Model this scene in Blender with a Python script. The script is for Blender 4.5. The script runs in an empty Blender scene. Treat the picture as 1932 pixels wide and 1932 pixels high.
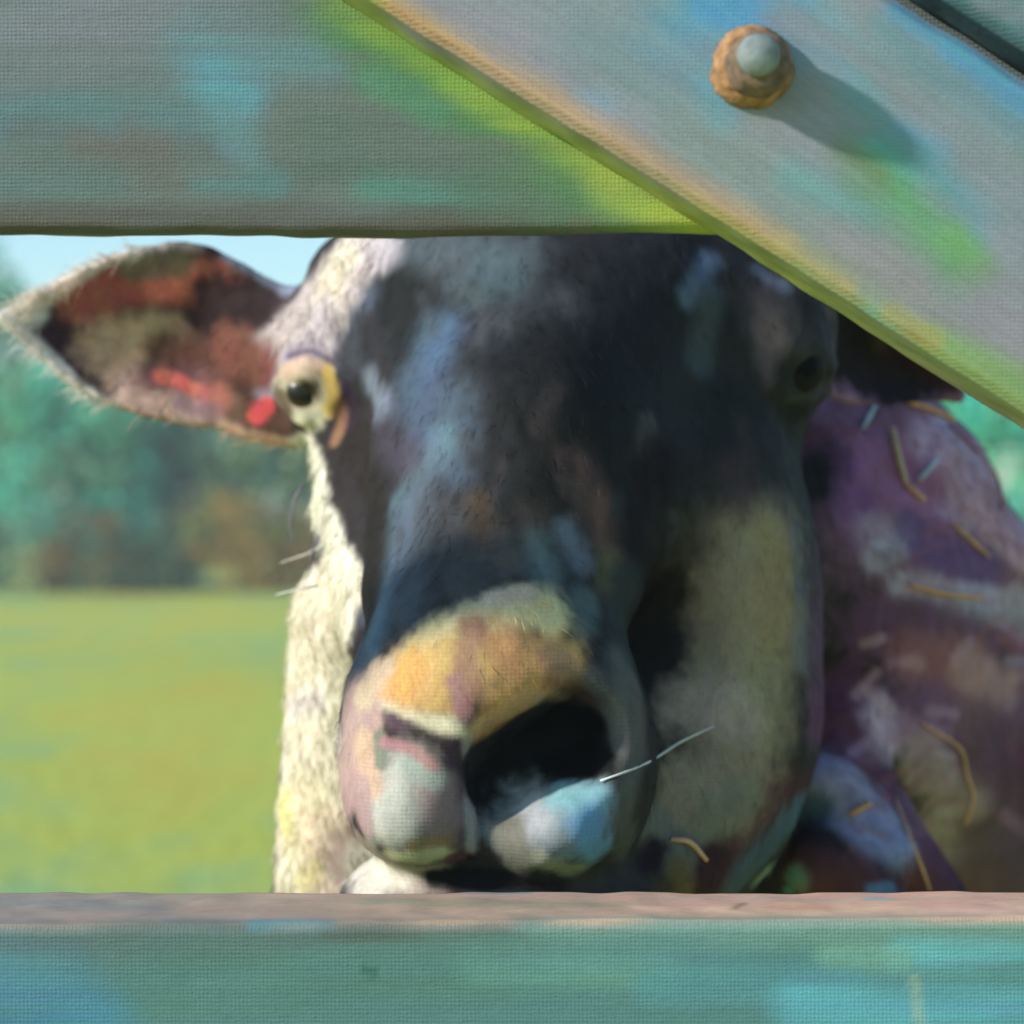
import bpy, math, random
import numpy as np
from mathutils import Vector
from mathutils.bvhtree import BVHTree

random.seed(7); rng = np.random.default_rng(7)
scene = bpy.context.scene
col = scene.collection
R = math.radians

# ------------------------------------------------------------------ camera, sky, sun, exposure
D = 1.10            # camera to the fence front, metres
Z0 = 1.00           # camera height
S = 0.50 / 1932     # metres per layout unit in the fence plane
cam_d = bpy.data.cameras.new("camera"); cam = bpy.data.objects.new("camera", cam_d); col.objects.link(cam)
cam.location = (0, -D, Z0); cam.rotation_euler = (R(90), 0, 0)
cam_d.sensor_width = 36; cam_d.lens = 36 * D / 0.50
cam_d.clip_start = 0.05; cam_d.clip_end = 3000
cam_d.dof.use_dof = True; cam_d.dof.focus_distance = 1.19; cam_d.dof.aperture_fstop = 6.0
scene.camera = cam

TO_SUN = Vector((-2.3, -1.0, 1.25)).normalized()
sun_d = bpy.data.lights.new("sun", 'SUN'); sun_d.energy = 3.8; sun_d.angle = R(3.5); sun_d.color = (1.0, 0.93, 0.82)
sun = bpy.data.objects.new("sun", sun_d); col.objects.link(sun)
sun.rotation_euler = TO_SUN.to_track_quat('Z', 'Y').to_euler(); sun.location = (-3, -2, 5)
world = bpy.data.worlds.new("World"); scene.world = world; world.use_nodes = True
wn = world.node_tree; bg = wn.nodes["Background"]
sky = wn.nodes.new("ShaderNodeTexSky"); sky.sky_type = 'NISHITA'; sky.sun_disc = False
sky.sun_elevation = math.asin(TO_SUN.z); sky.sun_rotation = math.atan2(TO_SUN.x, TO_SUN.y)
sky.air_density = 1.0; sky.dust_density = 0.3; sky.ozone_density = 2.0
tint = wn.nodes.new("ShaderNodeMix"); tint.data_type = 'RGBA'; tint.blend_type = 'MULTIPLY'; tint.inputs["Factor"].default_value = 1.0
tint.inputs["B"].default_value = (0.84, 0.96, 0.93, 1)
wn.links.new(sky.outputs[0], tint.inputs["A"]); wn.links.new(tint.outputs["Result"], bg.inputs[0]); bg.inputs[1].default_value = 0.15
scene.view_settings.view_transform = 'Standard'; scene.view_settings.look = 'None'
scene.view_settings.exposure = 0.52; scene.view_settings.gamma = 1.0

# ------------------------------------------------------------------ helpers
def P(px, py, y):
    k = S * (D + y) / D
    return np.array([(px - 966) * k, y, Z0 - (py - 966) * k])
def sc(y): return S * (D + y) / D

def C(h, g=1.0):
    h = h.lstrip('#'); v = np.array([int(h[i:i+2], 16) for i in (0, 2, 4)]) / 255.0
    v = np.where(v <= 0.04045, v / 12.92, ((v + 0.055) / 1.055) ** 2.4)
    return np.clip(v * g, 0.004, 0.88)

def tag(o, label=None, cat=None, group=None, kind=None):
    if label: o["label"] = label
    if cat: o["category"] = cat
    if group: o["group"] = group
    if kind: o["kind"] = kind
    return o
def empty(name, loc):
    o = bpy.data.objects.new(name, None); o.empty_display_size = 0.1; o.location = loc; col.objects.link(o); return o
def mesh_obj(name, V, F, mat=None, parent=None, colors=None, smooth=True):
    me = bpy.data.meshes.new(name)
    V = np.asarray(V, dtype=np.float64)
    org = np.zeros(3)
    me.from_pydata(V.tolist() if len(V) < 200 else V, [], F if isinstance(F, list) else F.tolist())
    if colors is not None:
        a = me.color_attributes.new("paint", 'FLOAT_COLOR', 'POINT')
        c4 = np.ones((len(V), 4), dtype=np.float32); c4[:, :3] = colors
        a.data.foreach_set("color", c4.ravel())
    me.polygons.foreach_set("use_smooth", [smooth] * len(me.polygons))
    me.update()
    o = bpy.data.objects.new(name, me); col.objects.link(o)
    if mat: me.materials.append(mat)
    if parent is not None:
        o.parent = parent; o.matrix_parent_inverse = parent.matrix_basis.inverted()
    return o

# cheap value noise on points (numpy), for irregular patch edges
def vnoise(p, f, seed=0):
    q = p * f + seed * 17.13
    i = np.floor(q).astype(np.int64); t = q - i; t = t * t * (3 - 2 * t)
    def h(ix, iy, iz):
        n = (ix * 374761393 + iy * 668265263 + iz * 2147483647 + seed * 1274126177) & 0xFFFFFFFF
        n = ((n ^ (n >> 13)) * 1274126177) & 0xFFFFFFFF
        return ((n ^ (n >> 16)) & 0xFFFF) / 65535.0
    r = 0
    for dx in (0, 1):
        for dy in (0, 1):
            for dz in (0, 1):
                w = np.where(dx, t[:, 0], 1 - t[:, 0]) * np.where(dy, t[:, 1], 1 - t[:, 1]) * np.where(dz, t[:, 2], 1 - t[:, 2])
                r = r + w * h(i[:, 0] + dx, i[:, 1] + dy, i[:, 2] + dz)
    return r * 2 - 1

def paint(V, F, base, strokes, gain, warp=0.5, stretch=(1, 1, 1), ydef=0.3, yscale=0.55, soften=1.0, dry=0.0, turn=0.0, dstretch=(12, 40, 90), pale=1.0):
    """Coat / paint patches as soft 3-D capsules lying on the surface."""
    bvh = BVHTree.FromPolygons([Vector(v) for v in V.tolist()], F if isinstance(F, list) else F.tolist())
    cols = np.tile(C(base, gain), (len(V), 1)) if isinstance(base, str) else base.copy()
    st = np.array(stretch)
    ct, s_ = math.cos(turn), math.sin(turn)
    VR = np.stack([V[:, 0] * ct - V[:, 2] * s_, V[:, 1], V[:, 0] * s_ + V[:, 2] * ct], 1)
    n1 = vnoise(VR * st, 45, 1); n2 = vnoise(VR * st, 130, 2); n3 = vnoise(VR * st, 330, 3)
    dn = (vnoise(VR * np.array(dstretch), 1.0, 7) + 0.7 * vnoise(VR * np.array(dstretch), 2.3, 8)) * dry
    co = Vector((0, -D, Z0))
    for pts, r, hexc, soft, op in strokes:
        q = []; last = None
        for (px, py) in pts:
            d = Vector(P(px, py, 0)) - co
            hit = bvh.ray_cast(co, d.normalized(), 6)
            if hit[0] is not None: last = np.array(hit[0]); q.append(last)
            else: q.append((px, py))
        ys = [a[1] for a in q if not isinstance(a, tuple)]
        ym = float(np.mean(ys)) if ys else ydef
        q = [P(a[0], a[1], ym) if isinstance(a, tuple) else a for a in q]
        if len(q) == 1: q = [q[0], q[0] + 1e-5]
        rr = r * sc(ym)
        lo = np.min(q, axis=0) - rr * 2.2; hi = np.max(q, axis=0) + rr * 2.2
        lo[1] -= rr * 3; hi[1] += rr * 3
        m = np.where(np.all((V >= lo) & (V <= hi), axis=1))[0]
        if len(m) == 0: continue
        X = V[m]; best = np.full(len(m), 9.0); W = np.array([1, yscale, 1])
        for a, b in zip(q[:-1], q[1:]):
            a2 = a * W; ab = (b - a) * W; t = np.clip(((X * W - a2) @ ab) / (ab @ ab + 1e-12), 0, 1)
            best = np.minimum(best, np.linalg.norm(X * W - a2 - t[:, None] * ab, axis=1))
        e = best / rr + warp * (0.34 * n1[m] + 0.30 * n2[m] + 0.22 * n3[m])
        s = max(soft, 0.05) * soften
        mx_, my_ = np.mean([a[0] for a in pts]), np.mean([a[1] for a in pts])
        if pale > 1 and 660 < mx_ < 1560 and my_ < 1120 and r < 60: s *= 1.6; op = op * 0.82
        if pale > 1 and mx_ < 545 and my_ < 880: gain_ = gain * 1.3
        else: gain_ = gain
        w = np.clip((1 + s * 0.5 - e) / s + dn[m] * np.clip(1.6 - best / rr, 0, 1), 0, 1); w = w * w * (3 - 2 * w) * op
        gl = gain_ * ((pale if np.mean([a[0] for a in pts]) < 1540 else pale * 1.35) if np.mean([a[0] for a in pts]) > 1245 and np.mean([a[1] for a in pts]) > 740 else 1.0)  # strokes on the shaded right cheek and body lightened to offset the shade
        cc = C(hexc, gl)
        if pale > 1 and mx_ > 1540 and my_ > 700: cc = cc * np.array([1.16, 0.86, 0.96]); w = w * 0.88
        cols[m] = cols[m] * (1 - w[:, None]) + cc * w[:, None]
    return cols

# ------------------------------------------------------------------ materials
def nodes_of(m):
    m.use_nodes = True; nt = m.node_tree; return nt, nt.nodes["Principled BSDF"]
def painted(name, rough=0.55, turn=0.0, pitch=0.0019, weave=0.5, streak=(3, 3, 30), var=0.25, spec=0.35, fuzz=260, grain=0.55, vw=0.30):
    """Brushed oily coat over a woven tooth: colour from the painted attribute, brush streaks, fine weave."""
    m = bpy.data.materials.new(name); nt, b = nodes_of(m); N = nt.nodes; L = nt.links
    at = N.new("ShaderNodeAttribute"); at.attribute_name = "paint"
    tc = N.new("ShaderNodeTexCoord")
    mp = N.new("ShaderNodeMapping"); mp.inputs["Scale"].default_value = streak; m0 = N.new("ShaderNodeMapping"); m0.inputs["Rotation"].default_value = (0, turn, 0); L.new(tc.outputs["Object"], m0.inputs[0]); L.new(m0.outputs[0], mp.inputs[0])
    n1 = N.new("ShaderNodeTexNoise"); n1.inputs["Scale"].default_value = 9; n1.inputs["Detail"].default_value = 7; n1.inputs["Roughness"].default_value = 0.62
    L.new(mp.outputs[0], n1.inputs[0])
    n2 = N.new("ShaderNodeTexNoise"); n2.inputs["Scale"].default_value = fuzz; n2.inputs["Detail"].default_value = 3
    L.new(tc.outputs["Object"], n2.inputs[0])
    # weave height from object coordinates (thread pitch in metres)
    sep = N.new("ShaderNodeSeparateXYZ"); L.new(tc.outputs["Object"], sep.inputs[0])
    def math_(op, a, b_=None, c=None):
        n = N.new("ShaderNodeMath"); n.operation = op
        for i, v in enumerate((a, b_, c)):
            if v is None: continue
            if isinstance(v, (int, float)): n.inputs[i].default_value = v
            else: L.new(v, n.inputs[i])
        return n.outputs[0]
    wob = math_('MULTIPLY', math_('SUBTRACT', n2.outputs[0], 0.5), 2.4)
    zz = math_('ADD', math_('MULTIPLY', sep.outputs[2], math.pi / pitch), wob)
    xx = math_('ADD', math_('MULTIPLY', sep.outputs[0], math.pi / pitch), wob)
    hz = math_('ABSOLUTE', math_('SINE', zz)); hx = math_('ABSOLUTE', math_('SINE', xx))
    geo = N.new("ShaderNodeNewGeometry"); sg = N.new("ShaderNodeSeparateXYZ"); L.new(geo.outputs["Normal"], sg.inputs[0])
    ny = math_('ABSOLUTE', sg.outputs[1])
    n4 = N.new("ShaderNodeTexNoise"); n4.inputs["Scale"].default_value = 70; n4.inputs["Detail"].default_value = 3; L.new(tc.outputs["Object"], n4.inputs[0])
    fade = math_('MULTIPLY', ny, math_('MULTIPLY', n4.outputs[0], 1.9))
    hh = math_('MULTIPLY', math_('ADD', math_('MULTIPLY', hz, 0.45), math_('MULTIPLY', math_('MULTIPLY', hx, hz), 0.6)), fade)
    hh = math_('ADD', hh, math_('MULTIPLY', n2.outputs[0], 0.7))
    # colour
    hs = N.new("ShaderNodeHueSaturation"); L.new(at.outputs["Color"], hs.inputs["Color"])
    n3 = N.new("ShaderNodeTexNoise"); n3.inputs["Scale"].default_value = 4.0; n3.inputs["Detail"].default_value = 5
    L.new(mp.outputs[0], n3.inputs[0])
    hs.inputs["Hue"].default_value = 0.5; hs.inputs["Saturation"].default_value = 0.88
    hue = math_('ADD', 0.5, math_('MULTIPLY', math_('SUBTRACT', n3.outputs[0], 0.5), 0.10)); L.new(hue, hs.inputs["Hue"])
    val = math_('ADD', 1.0 - var * 0.5, math_('MULTIPLY', n1.outputs[0], var))
    n5 = N.new("ShaderNodeTexNoise"); n5.inputs["Scale"].default_value = 42; n5.inputs["Detail"].default_value = 6; n5.inputs["Roughness"].default_value = 0.7
    L.new(mp.outputs[0], n5.inputs[0])
    val = math_('MULTIPLY', val, math_('ADD', 1.0 - grain * 0.5, math_('MULTIPLY', n5.outputs[0], grain)))
    hue = math_('ADD', hue, math_('MULTIPLY', math_('SUBTRACT', n5.outputs[0], 0.5), 0.07)); L.new(hue, hs.inputs["Hue"])
    val = math_('MULTIPLY', val, math_('ADD', 1.0 - vw * 0.62, math_('MULTIPLY', hh, vw * 0.55)))
    L.new(val, hs.inputs["Value"])
    L.new(hs.outputs[0], b.inputs["Base Color"])
    b.inputs["Roughness"].default_value = rough; b.inputs["Specular IOR Level"].default_value = spec
    bmp = N.new("ShaderNodeBump"); bmp.inputs["Strength"].default_value = weave; bmp.inputs["Distance"].default_value = 0.0007
    hb = math_('ADD', hh, math_('MULTIPLY', n1.outputs[0], 0.9)); L.new(hb, bmp.inputs["Height"])
    L.new(bmp.outputs[0], b.inputs["Normal"])
    return m
def plain(name, hexc, rough=0.6, g=1.0, metallic=0.0, nscale=60, var=0.5, bump=0.3, spec=0.4):
    m = bpy.data.materials.new(name); nt, b = nodes_of(m); N = nt.nodes; L = nt.links
    tc = N.new("ShaderNodeTexCoord"); n = N.new("ShaderNodeTexNoise"); n.inputs["Scale"].default_value = nscale; n.inputs["Detail"].default_value = 6
    L.new(tc.outputs["Object"], n.inputs[0])
    r = N.new("ShaderNodeValToRGB"); c = C(hexc, g)
    r.color_ramp.elements[0].position = 0.3; r.color_ramp.elements[1].position = 0.7
    r.color_ramp.elements[0].color = (*(c * (1 - var)), 1); r.color_ramp.elements[1].color = (*np.clip(c * (1 + var * 0.5), 0, 0.9), 1)
    L.new(n.outputs[0], r.inputs[0]); L.new(r.outputs[0], b.inputs["Base Color"])
    bp = N.new("ShaderNodeBump"); bp.inputs["Strength"].default_value = bump; bp.inputs["Distance"].default_value = 0.002
    L.new(n.outputs[0], bp.inputs["Height"]); L.new(bp.outputs[0], b.inputs["Normal"])
    b.inputs["Roughness"].default_value = rough; b.inputs["Metallic"].default_value = metallic; b.inputs["Specular IOR Level"].default_value = spec
    return m
def leafy(name, rough=0.6):
    m = bpy.data.materials.new(name); nt, b = nodes_of(m)
    at = nt.nodes.new("ShaderNodeAttribute"); at.attribute_name = "paint"
    nt.links.new(at.outputs["Color"], b.inputs["Base Color"]); b.inputs["Roughness"].default_value = rough
    b.inputs["Specular IOR Level"].default_value = 0.2
    if name == "leaf":
        tr = nt.nodes.new("ShaderNodeBsdfTranslucent"); nt.links.new(at.outputs["Color"], tr.inputs["Color"])
        mxs = nt.nodes.new("ShaderNodeMixShader"); mxs.inputs[0].default_value = 0.4
        nt.links.new(b.outputs[0], mxs.inputs[1]); nt.links.new(tr.outputs[0], mxs.inputs[2]); nt.links.new(mxs.outputs[0], nt.nodes["Material Output"].inputs[0])
    return m

M_wood = painted("brushed_paint_on_wood", rough=0.6, pitch=0.00195, weave=0.38, streak=(2.0, 6, 22), var=0.35, vw=0.22)
M_brace = painted("brushed_paint_on_brace", rough=0.55, turn=-0.557, pitch=0.00195, weave=0.38, streak=(1.6, 6, 16), var=0.28, vw=0.22)
M_coat = painted("cow_coat", rough=0.75, grain=0.6, pitch=0.0024, weave=0.20, streak=(11, 7, 5), var=0.5, spec=0.12, fuzz=230, vw=0.2)
M_hair = leafy("cow_hair", 0.55)
M_leaf = leafy("leaf"); M_bark = plain("bark", "5f4a34", 0.85, 0.7, nscale=6)

# ------------------------------------------------------------------ ground
def ground():
    m = bpy.data.materials.new("meadow_grass"); nt, b = nodes_of(m); N = nt.nodes; L = nt.links
    tc = N.new("ShaderNodeTexCoord")
    def noise(scale, sx, sy, det=6):
        mp = N.new("ShaderNodeMapping"); mp.inputs["Scale"].default_value = (sx, sy, 1); L.new(tc.outputs["Object"], mp.inputs[0])
        n = N.new("ShaderNodeTexNoise"); n.inputs["Scale"].default_value = scale; n.inputs["Detail"].default_value = det; n.inputs["Roughness"].default_value = 0.65
        L.new(mp.outputs[0], n.inputs[0]); return n
    a = noise(0.9, 1, 0.35); r = N.new("ShaderNodeValToRGB"); L.new(a.outputs[0], r.inputs[0])
    e = r.color_ramp.elements
    e[0].position = 0.30; e[0].color = (*C("7cae84", 1.05), 1); e[1].position = 0.72; e[1].color = (*C("c4ac46", 1.05), 1)
    k = r.color_ramp.elements.new(0.5); k.color = (*C("b4ba50", 1.05), 1)
    f = noise(14, 1, 0.5, 8); mx = N.new("ShaderNodeMix"); mx.data_type = 'RGBA'; mx.blend_type = 'MULTIPLY'
    mx.inputs["Factor"].default_value = 0.55
    r2 = N.new("ShaderNodeValToRGB"); r2.color_ramp.elements[0].position = 0.3; r2.color_ramp.elements[0].color = (0.62, 0.72, 0.66, 1); r2.color_ramp.elements[1].position = 0.62
    L.new(f.outputs[0], r2.inputs[0]); L.new(r.outputs[0], mx.inputs["A"]); L.new(r2.outputs[0], mx.inputs["B"])
    L.new(mx.outputs["Result"], b.inputs["Base Color"]); b.inputs["Roughness"].default_value = 0.8; b.inputs["Specular IOR Level"].default_value = 0.15
    bp = N.new("ShaderNodeBump"); bp.inputs["Strength"].default_value = 0.6; bp.inputs["Distance"].default_value = 0.05
    L.new(f.outputs[0], bp.inputs["Height"]); L.new(bp.outputs[0], b.inputs["Normal"])
    V = []; F = []
    xs = np.concatenate([np.linspace(-120, -30, 8), np.linspace(-25, 25, 60), np.linspace(30, 120, 8)])
    ys = np.concatenate([np.linspace(-60, 0, 6), np.linspace(1, 50, 60), np.linspace(60, 160, 10)])
    for y in ys:
        for x in xs:
            V.append((x, y, 0.035 * math.sin(x * 0.9 + y * 0.33) * math.sin(y * 0.5 + 1.0) - 0.02))
    n = len(xs)
    for j in range(len(ys) - 1):
        for i in range(n - 1): F.append((j * n + i, j * n + i + 1, (j + 1) * n + i + 1, (j + 1) * n + i))
    return tag(mesh_obj("meadow", V, F, m), kind="structure")
ground()

# ------------------------------------------------------------------ trees and shrubs along the far edge of the meadow
def leaf_cloud(lobes, n, size, palette, seed):
    r = np.random.default_rng(seed); V = []; F = []; K = []
    w = np.array([l[1][0] * l[1][1] * l[1][2] for l in lobes]) ** 0.8; w /= w.sum()
    pal = [C(p, 0.95) for p in palette]
    clump = {}
    for i in range(n):
        li = r.choice(len(lobes), p=w); c, rad = lobes[li]
        u = r.normal(size=3); u /= np.linalg.norm(u); k = r.uniform(0.35, 1.0) ** 0.5
        p = np.array(c) + u * np.array(rad) * k * (1 + 0.12 * r.normal())
        a = r.normal(size=3); a /= np.linalg.norm(a); b_ = np.cross(a, r.normal(size=3)); b_ /= np.linalg.norm(b_)
        s = size * r.uniform(0.6, 1.5)
        j = len(V)
        V += [p - a * s, p + b_ * s * 0.5, p + a * s, p - b_ * s * 0.5]; F.append((j, j + 1, j + 2, j + 3))
        key = (li, int(np.floor(p[0] * 1.6)), int(np.floor(p[2] * 1.6)))
        if key not in clump: clump[key] = pal[r.integers(len(pal))]
        cc = clump[key] if r.random() < 0.7 else pal[r.integers(len(pal))]
        cc = np.clip(cc * r.uniform(0.75, 1.25), 0, 0.9); K += [cc] * 4
    return np.array(V), F, np.array(K)
def tube(pts, rads, n=8):
    V = []; F = []
    pts = [np.array(p, float) for p in pts]
    for i, p in enumerate(pts):
        t = pts[min(i + 1, len(pts) - 1)] - pts[max(i - 1, 0)]; t /= np.linalg.norm(t) + 1e-9
        a = np.cross(t, [0.3, 1, 0.2]); a /= np.linalg.norm(a) + 1e-9; b_ = np.cross(t, a)
        for k in range(n):
            th = 2 * math.pi * k / n; V.append(p + rads[i] * (math.cos(th) * a + math.sin(th) * b_))
    for i in range(len(pts) - 1):
        for k in range(n):
            F.append((i * n + k, i * n + (k + 1) % n, (i + 1) * n + (k + 1) % n, (i + 1) * n + k))
    F.append(tuple(range(n))[::-1]); F.append(tuple((len(pts) - 1) * n + k for k in range(n)))
    return V, F
def join(parts):
    V = []; F = []
    for v, f in parts:
        o = len(V); V += list(v); F += [tuple(i + o for i in q) for q in f]
    return V, F
def tree(x, y, h, w, palette, label, seed, lean=0.0, n=5200):
    r = np.random.default_rng(seed)
    root = empty("broadleaf_tree", (x, y, 0)); tag(root, label, "tree", "trees along the far meadow edge")
    base = np.array([x, y, -0.05]); fork = base + [lean * 0.6, 0, h * 0.42]; top = base + [lean, 0, h * 0.8]
    parts = [tube([base, (base + fork) / 2 + [0.03, 0, 0], fork, (fork + top) / 2, top], [0.15, 0.12, 0.10, 0.06, 0.02])]
    lobes = [(top * 0.2 + fork * 0.8 - [0, 0, 0.1 * h], (w * 0.95, w * 0.7, h * 0.30)), (top, (w * 0.55, w * 0.5, h * 0.17))]
    for k in range(6):
        an = k * 1.05 + r.uniform(-0.3, 0.3); e = fork + np.array([math.cos(an) * w * 0.75, math.sin(an) * w * 0.55, r.uniform(-0.10, 0.32) * h])
        parts.append(tube([fork - [0, 0, 0.15], (fork + e) / 2 + [0, 0, 0.1], e], [0.06, 0.04, 0.015], 6))
        lobes.append((e, (w * r.uniform(0.3, 0.5), w * 0.35, h * r.uniform(0.11, 0.19))))
    mesh_obj("trunk", *join(parts), M_bark, root)
    V, F, K = leaf_cloud(lobes, n, 0.085, palette, seed); mesh_obj("crown", V, F, M_leaf, root, K, smooth=False)
def shrub(x, y, h, w, palette, label, seed, n=1500):
    r = np.random.default_rng(seed)
    root = empty("shrub", (x, y, 0)); tag(root, label, "shrub", "low shrubs at the foot of the trees")
    lobes = [((x + r.uniform(-.5, .5) * w, y + r.uniform(-.2, .2), h * r.uniform(0.3, 0.6)), (w * r.uniform(.4, .6), 0.45, h * r.uniform(.35, .5))) for _ in range(4)]
    parts = [tube([(x + d * w, y, -0.03), (x + d * 2 * w, y, h * 0.5), (x + d * 2.6 * w, y, h * 0.85)], [0.03, 0.02, 0.008], 5) for d in (-0.15, 0.02, 0.14)]
    mesh_obj("stem", *join(parts), M_bark, root)
    V, F, K = leaf_cloud(lobes, n, 0.06, palette, seed); V[:, 2] = np.maximum(V[:, 2], -0.02); mesh_obj("foliage", V, F, M_leaf, root, K, smooth=False)
TEAL = ["66d8c0", "5cc4ac", "74c8a4", "7fb48e", "78dccc"]; OLIVE = ["9cb884", "8fae7c", "a4be86", "8ca686", "7fb4a2"]
DEEP = ["7fae84", "74b894", "6fa07c", "8ab894", "8f8a66"]
for args in [
    (-7.6, 29.6, 4.9, 1.35, ["5fae74", "4f9f68", "72b878", "57c0a2"], "tallest green tree at the left edge behind the ear tip", 11, 0.2),
    (-6.1, 28.8, 3.5, 1.25, TEAL, "bright turquoise leaved tree below the cow's ear tip", 12, 0.5),
    (-4.6, 30.5, 3.35, 1.3, DEEP + ["6f5c3c"], "dark green tree with brown limbs behind the cow's ear", 13, -0.3),
    (-3.1, 29.2, 3.2, 1.35, OLIVE, "olive green tree just left of the cow's cheek", 14, 0.2),
    (-1.2, 31.0, 3.3, 1.3, OLIVE, "olive green tree hidden behind the cow's forehead", 15, 0),
    (1.2, 30.2, 3.5, 1.4, DEEP, "dark green tree behind the middle of the cow's face", 16, 0.2),
    (3.6, 30.6, 3.4, 1.3, OLIVE, "olive green tree behind the cow's right cheek", 17, 0),
    (6.3, 29.0, 4.2, 1.5, ["48e6ea", "5ce8d0", "84f0b4", "52e2f0", "90f0bc"], "pale turquoise tree showing past the cow's back at the right edge", 18, -0.2),
    (8.6, 30.0, 4.0, 1.4, TEAL, "turquoise tree beyond the right edge of the fence", 19, 0),
    (11.2, 29.4, 3.8, 1.4, OLIVE, "olive tree well to the right of the fence", 21, 0.1), (13.8, 30.4, 4.3, 1.5, DEEP, "tall green tree far right of the fence", 22, 0),
    (16.6, 29.2, 3.6, 1.4, TEAL, "turquoise tree at the far right end of the row", 23, 0), (-10.2, 29.8, 4.1, 1.4, OLIVE, "olive tree left of the tallest green tree", 24, 0), (-12.9, 30.2, 3.9, 1.4, DEEP, "green tree at the far left end of the row", 25, 0)]:
    tree(*args)
BROWN = ["a5803e", "9a7840", "b08c4a", "8a8a54", "68b0a0"]
for i, (x, w, pal, lab) in enumerate([
    (-7.2, 0.9, ["5f6a4a", "4f8f80", "55b3a4", "6e5a38"], "brown and teal shrub at the left edge of the meadow"),
    (-5.8, 1.0, BROWN, "brown leaved shrub under the turquoise tree"),
    (-4.5, 0.9, ["55b3a4", "5f6a4a", "6e5a38", "5d8f72"], "teal flecked shrub under the dark green tree"),
    (-3.1, 1.0, ["b08c3c", "a07c34", "b89440", "98a04a"], "ochre brown shrub beside the cow's white cheek"),
    (-1.5, 0.9, BROWN, "brown shrub hidden behind the cow's face"),
    (6.6, 1.0, TEAL, "teal shrub under the pale turquoise tree at the right")]):
    shrub(x, 27.6 + 0.15 * (i % 3), 1.15 + 0.15 * (i % 2), w * 1.05, pal, lab, 40 + i)

# ------------------------------------------------------------------ soft summer haze over the meadow
def haze():
    m = bpy.data.materials.new("haze_air"); m.use_nodes = True; nt = m.node_tree; nt.nodes.remove(nt.nodes["Principled BSDF"])
    v = nt.nodes.new("ShaderNodeVolumePrincipled"); v.inputs["Density"].default_value = 0.0055; v.inputs["Color"].default_value = (0.86, 0.97, 0.94, 1); v.inputs["Anisotropy"].default_value = 0.2
    nt.links.new(v.outputs[0], nt.nodes["Material Output"].inputs["Volume"])
    x0, x1, y0, y1, z0, z1 = -130, 130, -70, 170, -1.2, 6.6
    Vh = [(x, y, z) for z in (z0, z1) for y in (y0, y1) for x in (x0, x1)]
    Fh = [(0, 2, 3, 1), (4, 5, 7, 6), (0, 1, 5, 4), (2, 6, 7, 3), (0, 4, 6, 2), (1, 3, 7, 5)]
    tag(mesh_obj("haze", Vh, Fh, m, smooth=False), kind="stuff")
haze()

# ------------------------------------------------------------------ wooden gate
fence = empty("wooden_fence", (0, 0, 0))
tag(fence, "teal painted wooden fence with two rails, a bolted diagonal brace and purple grey wear", "fence")
def grid_board(corners_f, corners_b, res, wob=0.0008, seed=0, bev=0.004):
    """Board between a front and a back quad (each: bl, br, tr, tl), finely divided, with softened arrises."""
    f = np.array(corners_f, float); b = np.array(corners_b, float)
    Lx = np.linalg.norm(f[1] - f[0])
    if Lx > 3: us = np.concatenate([np.linspace(-1.7, -0.33, 40)[:-1], np.arange(-0.33, 0.33, res), np.linspace(0.33, 1.7, 40)]) / 3.4 + 0.5
    else: us = np.linspace(0, 1, max(2, int(Lx / res)) + 1)
    nx = len(us) - 1; nz = max(2, int(np.linalg.norm(f[3] - f[0]) / res)); ny = max(3, int(np.linalg.norm(b[0] - f[0]) / res))
    V = []; F = []; idx = {}
    def pt(u, v, w):
        q0 = f[0] * (1-u)*(1-v) + f[1] * u*(1-v) + f[2] * u*v + f[3] * (1-u)*v
        q1 = b[0] * (1-u)*(1-v) + b[1] * u*(1-v) + b[2] * u*v + b[3] * (1-u)*v
        return q0 * (1-w) + q1 * w
    def vid(i, j, k):
        key = (i, j, k)
        if key not in idx: idx[key] = len(V); V.append(pt(us[i], j/nz, k/ny))
        return idx[key]
    for i in range(nx):
        for j in range(nz):
            F.append((vid(i,j,0), vid(i+1,j,0), vid(i+1,j+1,0), vid(i,j+1,0))); F.append((vid(i,j,ny), vid(i,j+1,ny), vid(i+1,j+1,ny), vid(i+1,j,ny)))
    for i in range(nx):
        for k in range(ny):
            F.append((vid(i,0,k), vid(i,0,k+1), vid(i+1,0,k+1), vid(i+1,0,k))); F.append((vid(i,nz,k), vid(i+1,nz,k), vid(i+1,nz,k+1), vid(i,nz,k+1)))
    for j in range(nz):
        for k in range(ny):
            F.append((vid(0,j,k), vid(0,j+1,k), vid(0,j+1,k+1), vid(0,j,k+1))); F.append((vid(nx,j,k), vid(nx,j,k+1), vid(nx,j+1,k+1), vid(nx,j+1,k)))
    V = np.array(V); keys = np.array(list(idx.keys()))
    # soften the four long arrises: pull edge vertices inward
    cen = V.mean(axis=0)
    je = (keys[:, 1] == 0) | (keys[:, 1] == nz); ke = (keys[:, 2] == 0) | (keys[:, 2] == ny); ed = je & ke
    up = (f[3] - f[0]) / np.linalg.norm(f[3] - f[0]); ba = (b[0] - f[0]) / np.linalg.norm(b[0] - f[0])
    V[ed] += np.where(keys[ed, 1] == 0, 1, -1)[:, None] * up * bev * 0.45 + np.where(keys[ed, 2] == 0, 1, -1)[:, None] * ba * bev * 0.45
    V[:, 2] += wob * vnoise(V * [1, 0, 1], 9, seed + 3) * 1.6 + wob * vnoise(V, 60, seed)
    V[:, 1] += wob * 0.8 * vnoise(V * [0.3, 1, 1], 55, seed + 9)
    return V, F
def rect(x0, x1, z0, z1, y): return [(x0, y, z0), (x1, y, z0), (x1, y, z1), (x0, y, z1)]

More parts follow.
